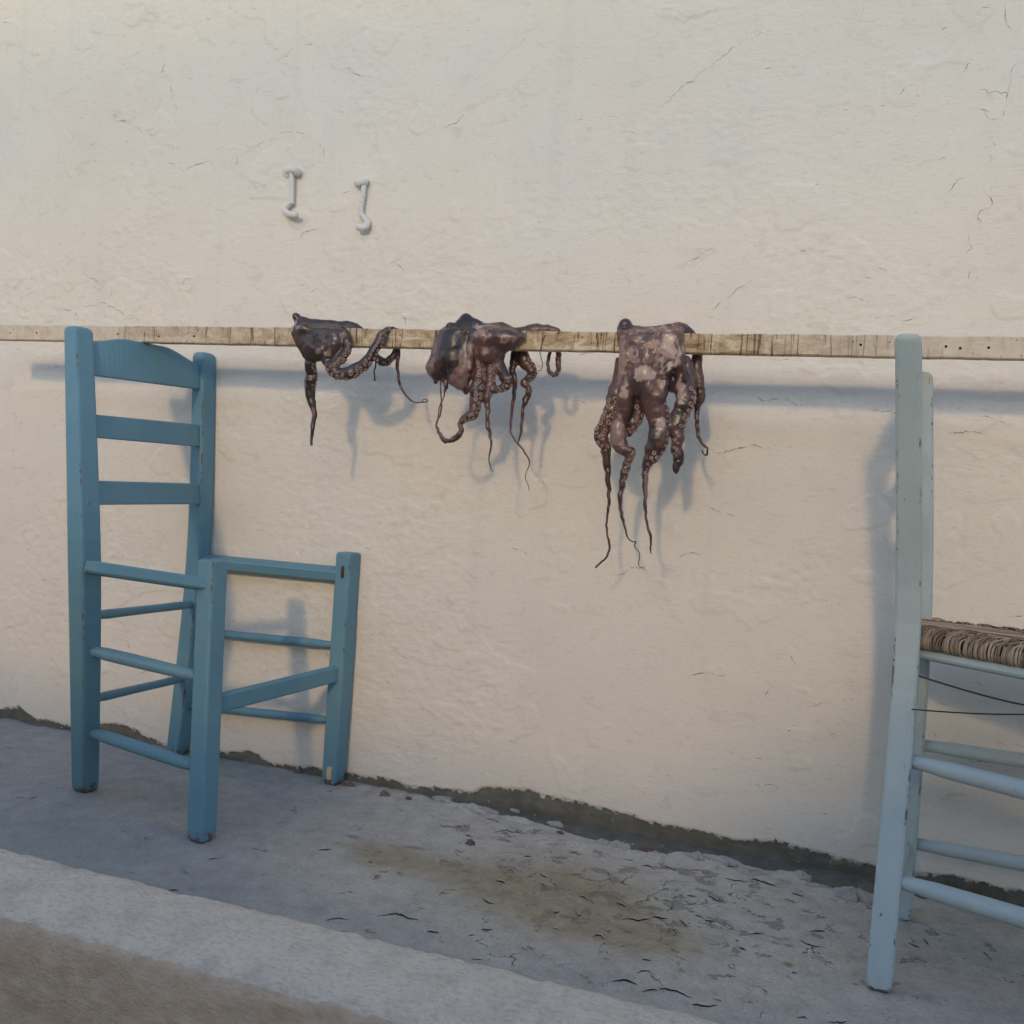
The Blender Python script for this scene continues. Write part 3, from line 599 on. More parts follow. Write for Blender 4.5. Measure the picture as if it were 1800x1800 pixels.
bar('seat_rail', M_pale, rc, ax(sN, zrail+.012), ax(sF, zrail+.012), .010, .010); bar('seat_rail', M_pale, rc, ax(sNL, zrail+.012), ax(sFL, zrail+.012), .012, .0115)
for q in ((1612, 1371), (1595, 1574)): rung('rung', M_pale, rc, *rz(sN, sNL, q), .0125)
for q in ((1628, 1312), (1612, 1484)): rung('rung', M_pale, rc, *rz(sF, sFL, q), .0115)
rung('rung', M_pale, rc, ax(sNL, .16), ax(sFL, .16), .0115); rung('rung', M_pale, rc, ax(sNL, .29), ax(sFL, .29), .0115)
rung('rung', M_pale, rc, ax(sN, .12), ax(sF, .12), .011)
M_wire = mat_simple('dark_wire', (.05, .04, .035), .6, .2, 50)
p0 = at(1630, 1193, -.33); P = [p0+eR*.36*t+nR*.12*t+v3(0, 0, -.028*sin(pi*min(t, 1))) for t in np.linspace(-.03, 1, 14)]
m = MB(); m.add(*tube(P, .0013, 6)); m.build('wire', M_wire, rc, True)
p0 = at(1617, 1248, -.325); P = [p0+eR*.34*t+nR*.22*t+v3(0, 0, .03*t*t-.006*sin(pi*t)) for t in np.linspace(-.03, 1, 14)]
m = MB(); m.add(*tube(P, .0011, 6)); m.build('wire', M_wire, rc, True)
# woven rush seat: cords wrap each rail and run in towards the middle
def mat_rush():
    m, N, L, b = newmat('rush', .75, .25); iso = mapping(N, L)
    r = attr(N, 'tone').outputs['Fac']
    c = ramp(N, L, mth(N, L, 'ADD', mth(N, L, 'MULTIPLY', r, .7), mth(N, L, 'MULTIPLY', noise(N, L, iso, 90, 4, .6), .4)), [(.15, (.10, .076, .053)), (.5, (.25, .195, .135)), (.85, (.42, .345, .255))])
    L.new(c, b.inputs['Base Color']); L.new(bump(N, L, noise(N, L, mapping(N, L, (300, 300, 120)), 1.5, 3, .6), .5, .0015), b.inputs['Normal']); return m
M_rush = mat_rush()
zc = zrail+.0125
cN, cF, cNL, cFL = ax(sN, zc)+nR*.0-eR*.012, ax(sF, zc)-eR*.012, ax(sNL, zc)+eR*.014, ax(sFL, zc)+eR*.014
cN, cNL = cN-nR*.012, cNL-nR*.012; cF, cFL = cF+nR*.012, cFL+nR*.012
ctr = (cN+cF+cNL+cFL)/4; Vr = []; Fr = []; Tr = []
def cord(pts, r, tone):
    V_, F_ = tube(pts, r, 5); o = len(Vr); Vr.extend(V_); Fr.extend([tuple(i+o for i in f) for f in F_ if len(f) == 4]); Tr.extend([tone]*len(V_))
for (p, q) in ((cN, cNL), (cNL, cFL), (cFL, cF), (cF, cN)):
    L_ = np.linalg.norm(q-p); n_ = int(L_/.0017); d = (q-p)/L_; inn = unit(ctr-(p+q)/2-d*((ctr-(p+q)/2)@d))
    wid = ((ctr-p)@inn)
    for i in range(n_):
        t = (i+.5)/n_; base = p+d*L_*t
        reach = wid*min(1, 2*min(t, 1-t)*1.0+.04)*.98
        hgt_ = .018*(.82+.42*rng.random()); jx = rng.gauss(0, .003); jr = rng.gauss(0, .012)
        P = [base+inn*.014+v3(0, 0, -.006), base-inn*.004+v3(0, 0, -.006)+d*jx, base-inn*.009+v3(0, 0, .004)+d*jx, base-inn*.004+v3(0, 0, hgt_*.8)+d*jx, base+inn*.010+v3(0, 0, hgt_)]
        for k in np.linspace(.25, 1, 5): P.append(base+inn*max(.012, reach*k)+d*(jx+jr*k)+v3(0, 0, hgt_+.006*sin(pi*k*.5)-.006*k+rng.gauss(0, .0006)))
        P = catmull(P, 2); cord(P, .00125*rng.uniform(.7, 1.45), .5+.5*sin(i*.35)*rng.random()*.6+rng.gauss(0, .22))
m = bpy.data.meshes.new('rush_seat'); m.from_pydata([tuple(v) for v in Vr], [], Fr); m.polygons.foreach_set('use_smooth', [True]*len(m.polygons))
aa = m.attributes.new('tone', 'FLOAT', 'POINT'); aa.data.foreach_set('value', np.array(Tr, dtype=np.float32))
m.materials.append(M_rush); rs = bpy.data.objects.new('rush_seat', m); COL.objects.link(rs); rs.parent = rc; rs['label'] = 'woven brown rush seat'
# padding under the cords
m = MB(); cc = [cN, cNL, cFL, cF]; sh = [p+(ctr-p)*.07 for p in cc]
m.add([tuple(p+v3(0, 0, .000)) for p in sh]+[tuple(p+v3(0, 0, .013)) for p in sh], [(3, 2, 1, 0), (4, 5, 6, 7), (0, 1, 5, 4), (1, 2, 6, 5), (2, 3, 7, 6), (3, 0, 4, 7)])
m.build('seat_padding', mat_simple('rush_core', (.07, .05, .032), .9, .3, 120), rc)

# ------------------------------------------------------------------ the pole
def mat_pole():
    m, N, L, b = newmat('weathered_batten', .75, .25); iso = mapping(N, L)
    n = noise(N, L, mapping(N, L, (30, 30, 60)), 1.0, 6, .68, .5); n2 = noise(N, L, iso, 60, 5, .65)
    cream = ramp(N, L, n2, [(.25, (.46, .385, .30)), (.5, (.60, .53, .435)), (.8, (.68, .62, .53))])
    tan = ramp(N, L, n, [(.26, (.12, .078, .040)), (.40, (.32, .23, .13)), (.52, (.47, .37, .24)), (.62, (.62, .55, .43))])
    tc = N.new('ShaderNodeTexCoord'); sx = N.new('ShaderNodeSeparateXYZ'); L.new(tc.outputs['Object'], sx.inputs[0])
    x = mth(N, L, 'ADD', sx.outputs[0], mth(N, L, 'MULTIPLY', mth(N, L, 'SUBTRACT', n2, .5), .05))
    bare = ramp(N, L, mth(N, L, 'MULTIPLY', mth(N, L, 'ADD', x, 2.0), .4, True), [(.245, 0), (.25, .55), (.30, .6), (.41, .8), (.52, 1), (.74, 1), (.80, .45), (.825, .35), (.84, .12)])
    c = mixc(N, L, bare, cream, tan)
    cr_ = noise(N, L, mapping(N, L, (46, 3, 3)), 1.0, 3, .6, .5)                        # crosswise cracks
    cm = ramp(N, L, cr_, [(.480, 0), (.494, 1), (.506, 1), (.520, 0)]); br = ramp(N, L, noise(N, L, iso, 16, 3, .6), [(.36, 0), (.48, 1)])
    cm = mth(N, L, 'MULTIPLY', mth(N, L, 'MULTIPLY', cm, br), mth(N, L, 'ADD', mth(N, L, 'MULTIPLY', bare, .75), .12), True)
    c = mixc(N, L, cm, c, (.045, .028, .015))
    wv = ramp(N, L, noise(N, L, iso, 120, 2, .5), [(.70, 0), (.74, .8)]); c = mixc(N, L, wv, c, (.10, .06, .03))
    L.new(c, b.inputs['Base Color'])
    h = mth(N, L, 'SUBTRACT', n, mth(N, L, 'MULTIPLY', cm, 1.2)); L.new(bump(N, L, h, .6, .0025), b.inputs['Normal']); return m
pl = MB(); rings = []; Nn = 420; x0, x1 = -1.80, .75
for i in range(Nn):
    x = x0+(x1-x0)*i/(Nn-1); t = np.array([x]); j = lambda s, a=.0012: a*(fbm(t*38, t*0+s, 3, s)[0]-.5)*2
    zT, zB = POLE_T+j(3)+.0008*sin(x*5), POLE_B+j(5, .0008); yF, yK = POLE_Y-.011+j(7, .0006), POLE_Y+.011; c = .0016
    rings.append([(x, yF, zB+c), (x, yF+c, zB), (x, yK-c, zB), (x, yK, zB+c), (x, yK, zT-c), (x, yK-c, zT), (x, yF+c, zT), (x, yF, zT-c)])
pl.add(*loft(rings)); pole = pl.build('wooden_pole', mat_pole())
tag(pole, 'long weathered square wooden pole laid across the backs of the two chairs', 'pole')
M_nail = mat_simple('nail_hole', (.02, .016, .012), .9, .3, 90)
for q in ((207, 587), (279, 591), (341, 591), (64, 585), (1663, 609), (1688, 612), (1738, 611), (1513, 606)):
    c = at(*q, POLE_Y-.0115); m = MB(); m.add([c]+[c+v3(.0021*cos(a), .0, .0021*sin(a)) for a in np.linspace(0, 2*pi, 9)[:-1]]+[c+v3(.0021*cos(a), .003, .0021*sin(a)) for a in np.linspace(0, 2*pi, 9)[:-1]],
        [(0, 1+(k+1) % 8, 1+k) for k in range(8)][::-1]+[(1+k, 1+(k+1) % 8, 9+(k+1) % 8, 9+k) for k in range(8)]); m.build('nail_hole', M_nail, pole)

# ------------------------------------------------------------------ hooks on the wall
M_hook = mat_simple('limewashed_iron', (.67, .655, .62), .75, .06, 60, .5, .0015)
def hook(eye, shank, tip, label, twist):
    h = empty('wall_hook'); tag(h, label, 'hook', 'painted hooks high on the wall')
    W_ = lambda q, o: at(q[0], q[1], WY-o)
    m = MB(); m.add(*tube(catmull([W_(q, o) for q, o in eye], 4), .0082, 10)); m.build('screw_eye', M_hook, h, True)
    P = catmull([W_(q, o) for q, o in shank], 8); R = [.0056*(1+(.2*sin(i*2.2) if twist and .3 < i/len(P) < .8 else 0)) for i in range(len(P))]
    m = MB(); m.add(*tube(P, R, 10)); m.build('shank', M_hook, h, True)
    P = catmull([W_(q, o) for q, o in tip], 6); m = MB(); m.add(*tube(P, [.0055+.0014*sin(pi*i/len(P)) for i in range(len(P))], 10)); m.build('hook_tip', M_hook, h, True)
    c = W_(eye[0][0], .002); m = MB(); m.add(*tube([c+v3(0, .006, 0), c, c+v3(0, -.004, 0)], [.017, .015, .009], 12)); m.build('base', M_hook, h, True)
hook([((507, 301), .002), ((511, 299), .012), ((520, 299), .016), ((523, 305), .008)], [((513, 301), .012), ((513, 320), .012), ((513, 345), .011), ((513, 359), .011)],
     [((513, 356), .011), ((506, 361), .010), ((500, 368), .012), ((505, 375), .016), ((514, 378), .020), ((522, 378), .024)], 'white painted iron wall hook with plain shank and tip turned towards its twin', False)
hook([((643, 322), .002), ((642, 320), .012), ((635, 320), .016), ((627, 323), .012)], [((640, 322), .012), ((639, 340), .012), ((635, 365), .011), ((636, 380), .011)],
     [((634, 377), .011), ((642, 384), .010), ((646, 392), .012), ((643, 399), .016), ((635, 401), .020), ((627, 398), .024)], 'white painted iron wall hook with twisted shank, lower of the pair', True)

# ------------------------------------------------------------------ octopuses
def fb3(P, s, seed, oct=4): return .5*(fbm(P[:, 0]*s+P[:, 1]*s*.6, P[:, 2]*s-P[:, 1]*s*.5, oct, seed)+fbm(P[:, 0]*s*1.1-P[:, 2]*s*.4+9, P[:, 1]*s*1.3+P[:, 2]*s*.7, oct, seed+7))
class SDF:
    def __init__(s, lo, hi, h):
        s.h = h; s.lo = np.array(lo); n = np.ceil((np.array(hi)-s.lo)/h).astype(int)+1
        s.ax = [s.lo[i]+h*np.arange(n[i]) for i in range(3)]; s.v = np.full(n, 1.0, np.float32)
    def box(s, lo, hi):
        i0 = [max(0, int((lo[i]-s.lo[i])/s.h)-1) for i in range(3)]; i1 = [min(len(s.ax[i]), int((hi[i]-s.lo[i])/s.h)+3) for i in range(3)]
        sl_ = tuple(slice(a, max(a, b)) for a, b in zip(i0, i1)); return sl_, np.meshgrid(*[s.ax[i][sl_[i]] for i in range(3)], indexing='ij', sparse=True)
    def smin(s, sl_, d, k):
        a = s.v[sl_]; q = np.clip(k-np.abs(a-d), 0, None)/k; s.v[sl_] = np.minimum(a, d)-q*q*k*.25
    def arm(s, P, Rr, k=.005, flat=1.0):
        pad = Rr.max()+k+2*s.h; sl_, (gx, gy, gz) = s.box(P.min(0)-pad, P.max(0)+pad)
        if 0 in s.v[sl_].shape: return
        D_ = np.full(s.v[sl_].shape, 1.0, np.float32)
        for a, b_, ra, rb in zip(P[:-1], P[1:], Rr[:-1], Rr[1:]):
            lo = np.minimum(a, b_)-max(ra, rb)-k-2*s.h; hi = np.maximum(a, b_)+max(ra, rb)+k+2*s.h
            s2, (x, y, z) = s.box(lo, hi)
            s3 = tuple(slice(q.start-o.start, q.stop-o.start) for q, o in zip(s2, sl_))
            ba = b_-a; l2 = ba@ba+1e-12
            t = np.clip(((x-a[0])*ba[0]+(y-a[1])*ba[1]+(z-a[2])*ba[2])/l2, 0, 1)
            d = np.sqrt((x-a[0]-ba[0]*t)**2+((y-a[1]-ba[1]*t)/flat)**2+(z-a[2]-ba[2]*t)**2)-(ra+(rb-ra)*t)
            D_[s3] = np.minimum(D_[s3], d)
        s.smin(sl_, D_, k)
    def sheet(s, poly, yc, thick, R=.02, k=.006, mn=.003):
        """skin: outline in x,z; yc(x,z) middle surface; swells to `thick` away from its rim"""
        P = np.array(poly); pad = .02; lo = [P[:, 0].min()-pad, s.lo[1], P[:, 1].min()-pad]; hi = [P[:, 0].max()+pad, s.ax[1][-1], P[:, 1].max()+pad]
        sl_, (gx, gy, gz) = s.box(lo, hi); x = gx[:, :, :]; z = gz
        x2 = (gx+0*gz)[:, 0, :]; z2 = (gz+0*gx)[:, 0, :]
        d2 = np.full(x2.shape, 9.0); ins = np.zeros(x2.shape, bool)
        for (ax_, az), (bx, bz) in zip(P, np.roll(P, -1, 0)):
            ex, ez = bx-ax_, bz-az; t = np.clip(((x2-ax_)*ex+(z2-az)*ez)/(ex*ex+ez*ez+1e-12), 0, 1)
            d2 = np.minimum(d2, np.hypot(x2-ax_-ex*t, z2-az-ez*t))
            c = ((az > z2) != (bz > z2)); ins ^= c & (x2 < (bx-ax_)*(z2-az)/(bz-az+1e-12)+ax_)
        th = mn+(thick-mn)*np.sqrt(np.clip(d2/R, 0, 1))
        Y0 = yc(x2, z2); dy = np.abs(gy-Y0[:, None, :])
        din = dy-th[:, None, :]; dout = np.sqrt(d2[:, None, :]**2+np.maximum(dy-mn, 0)**2)
        s.smin(sl_, np.where(ins[:, None, :], np.maximum(din, -d2[:, None, :]-.0005), dout-.0).astype(np.float32), k)
    def mesh(s):
        v = s.v; h = s.h; neg = v < 0; n = v.shape
        C8 = [(i, j, k) for i in (0, 1) for j in (0, 1) for k in (0, 1)]
        cnt = sum(neg[i:n[0]-1+i, j:n[1]-1+j, k:n[2]-1+k].astype(np.int8) for i, j, k in C8)
        act = np.argwhere((cnt > 0) & (cnt < 8)); idx = np.full(cnt.shape, -1, np.int64); idx[tuple(act.T)] = np.arange(len(act))
        acc = np.zeros((len(act), 3)); w_ = np.zeros(len(act))
        for c0 in C8:
            for a in range(3):
                if c0[a]: continue
                c1 = list(c0); c1[a] = 1
                f0 = v[tuple((act+c0).T)].astype(float); f1 = v[tuple((act+c1).T)].astype(float); m_ = (f0 < 0) != (f1 < 0)
                t = np.where(m_, f0/np.where(f0 == f1, 1, f0-f1), 0); p = act+np.array(c0, float); p[:, a] += t
                acc[m_] += p[m_]; w_ += m_
        V_ = s.lo+h*acc/w_[:, None]; Qs = []
        for a in range(3):
            b_, c_ = (a+1) % 3, (a+2) % 3
            s0 = [slice(None)]*3; s1 = [slice(None)]*3; s0[a] = slice(0, -1); s1[a] = slice(1, None)
            e_ = np.argwhere(neg[tuple(s0)] != neg[tuple(s1)])
            e_ = e_[(e_[:, b_] > 0) & (e_[:, c_] > 0) & (e_[:, b_] < n[b_]-1) & (e_[:, c_] < n[c_]-1)]
            fl = neg[tuple(e_.T)]
            def cell(db, dc):
                q = e_.copy(); q[:, b_] -= db; q[:, c_] -= dc; return idx[tuple(q.T)]
            q = np.stack([cell(1, 1), cell(0, 1), cell(0, 0), cell(1, 0)], 1); q[~fl] = q[~fl][:, ::-1]; Qs.append(q)
        return V_, np.vstack(Qs)
def smooth_mesh(V_, Q, it=2):
    E_ = np.vstack([Q[:, [0, 1]], Q[:, [1, 2]], Q[:, [2, 3]], Q[:, [3, 0]]]); n = len(V_)
    deg = np.bincount(E_[:, 0], minlength=n)+np.bincount(E_[:, 1], minlength=n)
    for _ in range(it):
        A_ = np.zeros_like(V_)
        for c in range(3): A_[:, c] = np.bincount(E_[:, 0], V_[E_[:, 1], c], n)+np.bincount(E_[:, 1], V_[E_[:, 0], c], n)
        V_ = .5*V_+.5*A_/np.maximum(deg, 1)[:, None]
    return V_
def vnormals(V_, Q):
    fn = np.cross(V_[Q[:, 2]]-V_[Q[:, 0]], V_[Q[:, 3]]-V_[Q[:, 1]]); N_ = np.zeros_like(V_)
    for k in range(4):
        for c in range(3): N_[:, c] += np.bincount(Q[:, k], fn[:, c], len(V_))
    return N_/(np.linalg.norm(N_, axis=1)[:, None]+1e-12)
def mat_octo(name, rough):
    m, N, L, b = newmat(name, rough, .5); iso = mapping(N, L)
    c = attr(N, 'tint').outputs['Color']
    c = mixc(N, L, ramp(N, L, noise(N, L, iso, 260, 4, .65), [(.3, .35), (.7, 0)]), c, (.02, .012, .012)); L.new(c, b.inputs['Base Color'])
    n1 = bump(N, L, noise(N, L, mapping(N, L, (1.6, 1.6, .7)), 110, 3, .5), .4, .0022); n1 = bump(N, L, noise(N, L, iso, 420, 3, .6), .25, .0008, n1); L.new(n1, b.inputs['Normal'])
    L.new(ramp(N, L, noise(N, L, iso, 35, 3, .6), [(.3, rough-.12), (.7, rough+.18)]), b.inputs['Roughness'])
    b.inputs['Coat Weight'].default_value = .4; b.inputs['Coat Roughness'].default_value = .30; return m
M_octo = mat_octo('octopus_skin', .34); M_suck = mat_octo('octopus_suckers', .5)
YFR = POLE_Y-.011
PXM = lambda Y: (Y-CAM[1])/F*1.05
def build_octopus(label, org, sc_, sheets, arms, blobs, colour, seed, off2=None):
    """pixel tables are turned into places at their own depth; arms: (points (u,v,r,depth), sucker spec)"""
    def px(u, v, o=org, s_=sc_): return o[0]+u/s_, o[1]+v/s_
    A3 = []
    for pts, suck in arms:
        P = []; Rr = []
        for u, v, r, Y in pts:
            q = px(u, v); P.append(at(*q, Y)); Rr.append(1.12*r/sc_*PXM(Y))
        n_ = 6; Pc = catmull(np.array(P), n_); Rc = np.interp(np.arange(len(Pc))/n_, np.arange(len(Rr)), Rr)
        wob_ = np.stack([vnoise(np.arange(len(Pc))*.5+seed, np.full(len(Pc), k+seed*3.1), k)-.5 for k in range(3)], 1)
        Pc = Pc+wob_*np.minimum(Rc, .004)[:, None]*.9; Rc = Rc*(1+.09*(vnoise(np.arange(len(Pc))*.45, np.full(len(Pc), seed*1.7), 5)-.5)*2)
        A3.append((Pc, Rc, suck))
    allp = np.vstack([a[0] for a in A3]+[np.array([at(*px(u, v), YFR) for u, v in sh[0]]) for sh in sheets])
    H_ = .0014
    S_ = SDF(allp.min(0)-[.015, .03, .015], allp.max(0)+[.015, .035, .015], H_)
    for poly, yc, th, R_ in sheets:
        S_.sheet([at(*px(u, v), YFR)[[0, 2]] for u, v in poly], yc, th, R_)
    for Pc, Rc, _ in A3:
        k = np.argmax(Rc < .0026) if (Rc < .0026).any() else len(Rc)
        if k > 1: S_.arm(Pc[:k+1], np.maximum(Rc[:k+1], .0026), .006, .82)
    for u, v, r, Y, k_ in blobs: p = at(*px(u, v), Y); S_.arm(np.array([p, p+v3(.0005, 0, 0)]), np.full(2, r/sc_*PXM(Y)), k_)
    V_, Q = S_.mesh(); V_ = smooth_mesh(V_, Q, 2); Nn_ = vnormals(V_, Q)
    V_ = V_+Nn_*((fb3(V_, 55, seed, 3)-.5)*.0034+(fb3(V_, 260, seed+3)-.5)*.0006)[:, None]
    V_ = smooth_mesh(V_, Q, 1)
    # thin arm ends as fine tubes in the same skin
    for Pc, Rc, _ in A3:
        if (Rc < .0028).any():
            k = max(0, int(np.argmax(Rc < .0028))-2); tv, tf = tube(Pc[k:], np.maximum(Rc[k:], .0006), 8, .8)
            tf = [f for f in tf if len(f) == 4]; Q = np.vstack([Q, np.array(tf)+len(V_)]); V_ = np.vstack([V_, np.array(tv)])
    cols = colour(V_, lambda a, b_: px(a, b_))
    o = npmesh('octopus', V_, Q, M_octo, attrs={'tint': cols}); tag(o, label, 'octopus', 'octopuses hung on the pole to dry')
    # suckers
    prof_ = [(.95, -.5, 0), (1.0, .25, .3), (.88, .62, 1.), (.62, .66, 1.), (.42, .35, .45), (.12, .25, .25)]; sv = []; sf = []; scol = []; ns = 9
    for Pc, Rc, suck in A3:
        for (t0, t1, side, ang0, ang1, size) in suck:
            seg = np.linalg.norm(np.diff(Pc, axis=0), axis=1); cum = np.concatenate([[0], np.cumsum(seg)]); l = t0*cum[-1]; row = 0
            while l < t1*cum[-1]:
                p = np.array([np.interp(l, cum, Pc[:, k]) for k in range(3)]); r = np.interp(l, cum, Rc)
                p2 = np.array([np.interp(l+.002, cum, Pc[:, k]) for k in range(3)]); t = unit(p2-p+1e-9)
                rs_ = max(.0010, 1.12*size*r*rng.uniform(.82, 1.12))
                fw_ = v3(0, -1, 0); fw_ = unit(fw_-t*(fw_@t)); sd = unit(np.cross(t, fw_))*side
                a = radians(ang0 if row % 2 == 0 else ang1)+rng.gauss(0, .06); dr = fw_*cos(a)+sd*sin(a)
                rr = r*(.82*abs(dr[1])+1.0*(1-abs(dr[1])))
                c = p+dr*rr*.98; u_ = unit(np.cross(dr, t)); w2 = np.cross(dr, u_); b0 = len(sv)
                for pr, ph, pc in prof_:
                    for q in range(ns):
                        an = 2*pi*q/ns; sv.append(c+rs_*(pr*(cos(an)*u_+sin(an)*w2)+dr*ph)); scol.append(pc)
                for i in range(len(prof_)-1):
                    for q in range(ns): sf.append((b0+i*ns+q, b0+i*ns+(q+1) % ns, b0+(i+1)*ns+(q+1) % ns, b0+(i+1)*ns+q))
                l += rs_*1.12; row += 1
    if sv:
        sv = np.array(sv); kk = np.array(scol)[:, None]*(.65+.7*fb3(sv, 60, 5)[:, None])
        cs = (1-kk)*v3(.050, .026, .023)+kk*v3(.40, .275, .235)
        s_o = npmesh('suckers', sv, np.array(sf), M_suck, o, True, {'tint': np.clip(cs, 0, 1)}); tag(s_o, kind='stuff')
    return o
def over(ymid_front, back=0.0):
    """skin that lies on the front of the pole and rolls back over its top"""
    def f(x, z):
        k = sst(POLE_T-.006, POLE_T+.012, z); return ymid_front*(1-k)+(POLE_Y+back)*k
    return f
DK, BR, RD, PK, PL = v3(.017, .013, .014), v3(.050, .027, .025), v3(.118, .055, .048), v3(.33, .21, .185), v3(.46, .36, .32)
def lerp(a, b_, t): return a*(1-t[:, None])+b_*t[:, None]
def spots(V_, px, L_, seed, front=True):
    """irregular pale patches given as (u, v, radius u, radius v)"""
    out = np.zeros(len(V_)); nz = .7*(fb3(V_, 42, seed, 2)-.5)+.9*(fb3(V_, 130, seed+5, 4)-.5)
    for u, v, ru, rv in L_:
        c = at(*px(u, v), YFR); e1 = at(*px(u+ru, v), YFR)-c; e2 = at(*px(u, v+rv), YFR)-c
        d = np.sqrt(((V_[:, 0]-c[0])/e1[0])**2+((V_[:, 2]-c[2])/e2[2])**2)
        out = np.maximum(out, 1-sst(.72, 1.10, d+nz*2.0))
    return out*(V_[:, 1] < POLE_Y+.004) if front else out

# -- first octopus: small, dark, one arm looped back up over the pole
Fd = YFR-.008; Bk = POLE_Y+.022
def col1(V_, px):
    t = fb3(V_, 28, 3); c = lerp(DK, BR, sst(.35, .7, t)); c = lerp(c, RD, .7*sst(.55, .75, fb3(V_, 45, 8))*spots(V_, px, [(370, 480, 90, 190), (380, 900, 80, 220)], 2))
    c = lerp(c, PL, spots(V_, px, [(232, 310, 30, 90)], 4)); c = lerp(c, PK, .7*spots(V_, px, [(330, 340, 45, 45), (640, 620, 30, 40), (540, 600, 35, 30), (420, 1230, 18, 60), (350, 920, 22, 90)], 6)); return c
build_octopus('small dark octopus folded over the pole with one arm looped back up', (480, 520), 6.0,
    [([(195, 235), (240, 203), (380, 232), (600, 250), (720, 330), (790, 400), (800, 520), (770, 610), (700, 680), (590, 690), (500, 700), (430, 700), (350, 660), (290, 560), (225, 420)], over(Fd), .013, .022),
     ([(560, 250), (740, 248), (840, 275), (960, 375), (900, 400), (600, 400)], lambda x, z: POLE_Y+.008+0*x, .012, .015)],
    [([(390, 600, 62, Fd), (400, 720, 66, Fd+.004), (400, 850, 62, Fd+.008), (385, 950, 58, Fd+.010), (400, 1080, 46, Fd+.012), (430, 1190, 34, Fd+.012), (425, 1320, 24, Fd+.012), (412, 1450, 18, Fd+.012), (405, 1580, 13, Fd+.012)], [(.12, .42, -1, 62, 95, .20)]),
     ([(560, 690, 50, Fd-.004), (640, 790, 62, Fd-.006), (760, 820, 64, Fd-.006), (890, 770, 62, Fd-.006), (1000, 680, 58, Fd-.006), (1080, 560, 52, Fd-.006), (1140, 430, 46, Fd-.004), (1200, 365, 38, YFR), (1260, 362, 30, POLE_Y), (1340, 375, 20, POLE_Y+.008)], [(.05, .55, 1, 35, 75, .30), (.52, .98, 1, 20, 70, .27)]),
     ([(1290, 590, 34, Bk), (1240, 670, 40, Bk), (1180, 700, 40, Bk), (1110, 670, 40, Bk), (1080, 620, 30, Bk)], [(.0, .9, -1, 15, 70, .30)]),
     ([(1085, 700, 10, Bk), (1070, 790, 9, Bk), (1070, 850, 8, Bk), (1072, 900, 9, Bk)], []),
     ([(1320, 560, 20, Bk), (1318, 700, 19, Bk), (1318, 850, 17, Bk), (1350, 970, 13, Bk), (1420, 1070, 9, Bk), (1490, 1122, 6, Bk), (1560, 1125, 5, Bk), (1625, 1115, 5, Bk), (1615, 1095, 4, Bk), (1580, 1095, 4, Bk), (1572, 1110, 4, Bk), (1590, 1112, 3, Bk)], []),
     ([(640, 420, 60, Fd-.006), (650, 520, 55, Fd-.009), (630, 640, 40, Fd-.008)], []), ([(540, 480, 40, Fd-.006), (520, 580, 42, Fd-.008), (560, 640, 36, Fd-.008)], []),
     ([(760, 400, 50, Fd), (790, 480, 40, Fd-.004), (770, 580, 42, Fd-.006), (700, 680, 46, Fd-.008), (610, 740, 44, Fd-.01)], [(.3, 1, -1, 40, 80, .42)])],
    [(240, 215, 40, POLE_Y-.004, .006), (330, 340, 60, Fd-.006, .008)], col1, 3)

# -- second octopus: dark hooded mantle, pale bag beside it
def col2(V_, px):
    t = fb3(V_, 26, 13); c = lerp(BR, RD, sst(.32, .62, t)); c = lerp(c, DK, .6*sst(.5, .72, fb3(V_, 40, 18)))
    c = lerp(c, lerp(np.tile(PK, (len(V_), 1)), RD, sst(.4, .62, fb3(V_, 70, 14))), spots(V_, px, [(760, 420, 150, 150), (760, 560, 110, 60), (1010, 440, 110, 55), (860, 760, 40, 100)], 16))
    c = lerp(c, PK*.62, spots(V_, px, [(240, 720, 55, 110), (600, 600, 60, 240), (520, 880, 110, 60), (300, 560, 40, 120)], 21))
    c = lerp(c, DK*.8, spots(V_, px, [(470, 520, 105, 320), (640, 240, 60, 40)], 23)); c = lerp(c, PL*.9, .8*spots(V_, px, [(720, 330, 60, 35), (790, 585, 40, 22), (985, 430, 35, 30)], 25)); return c
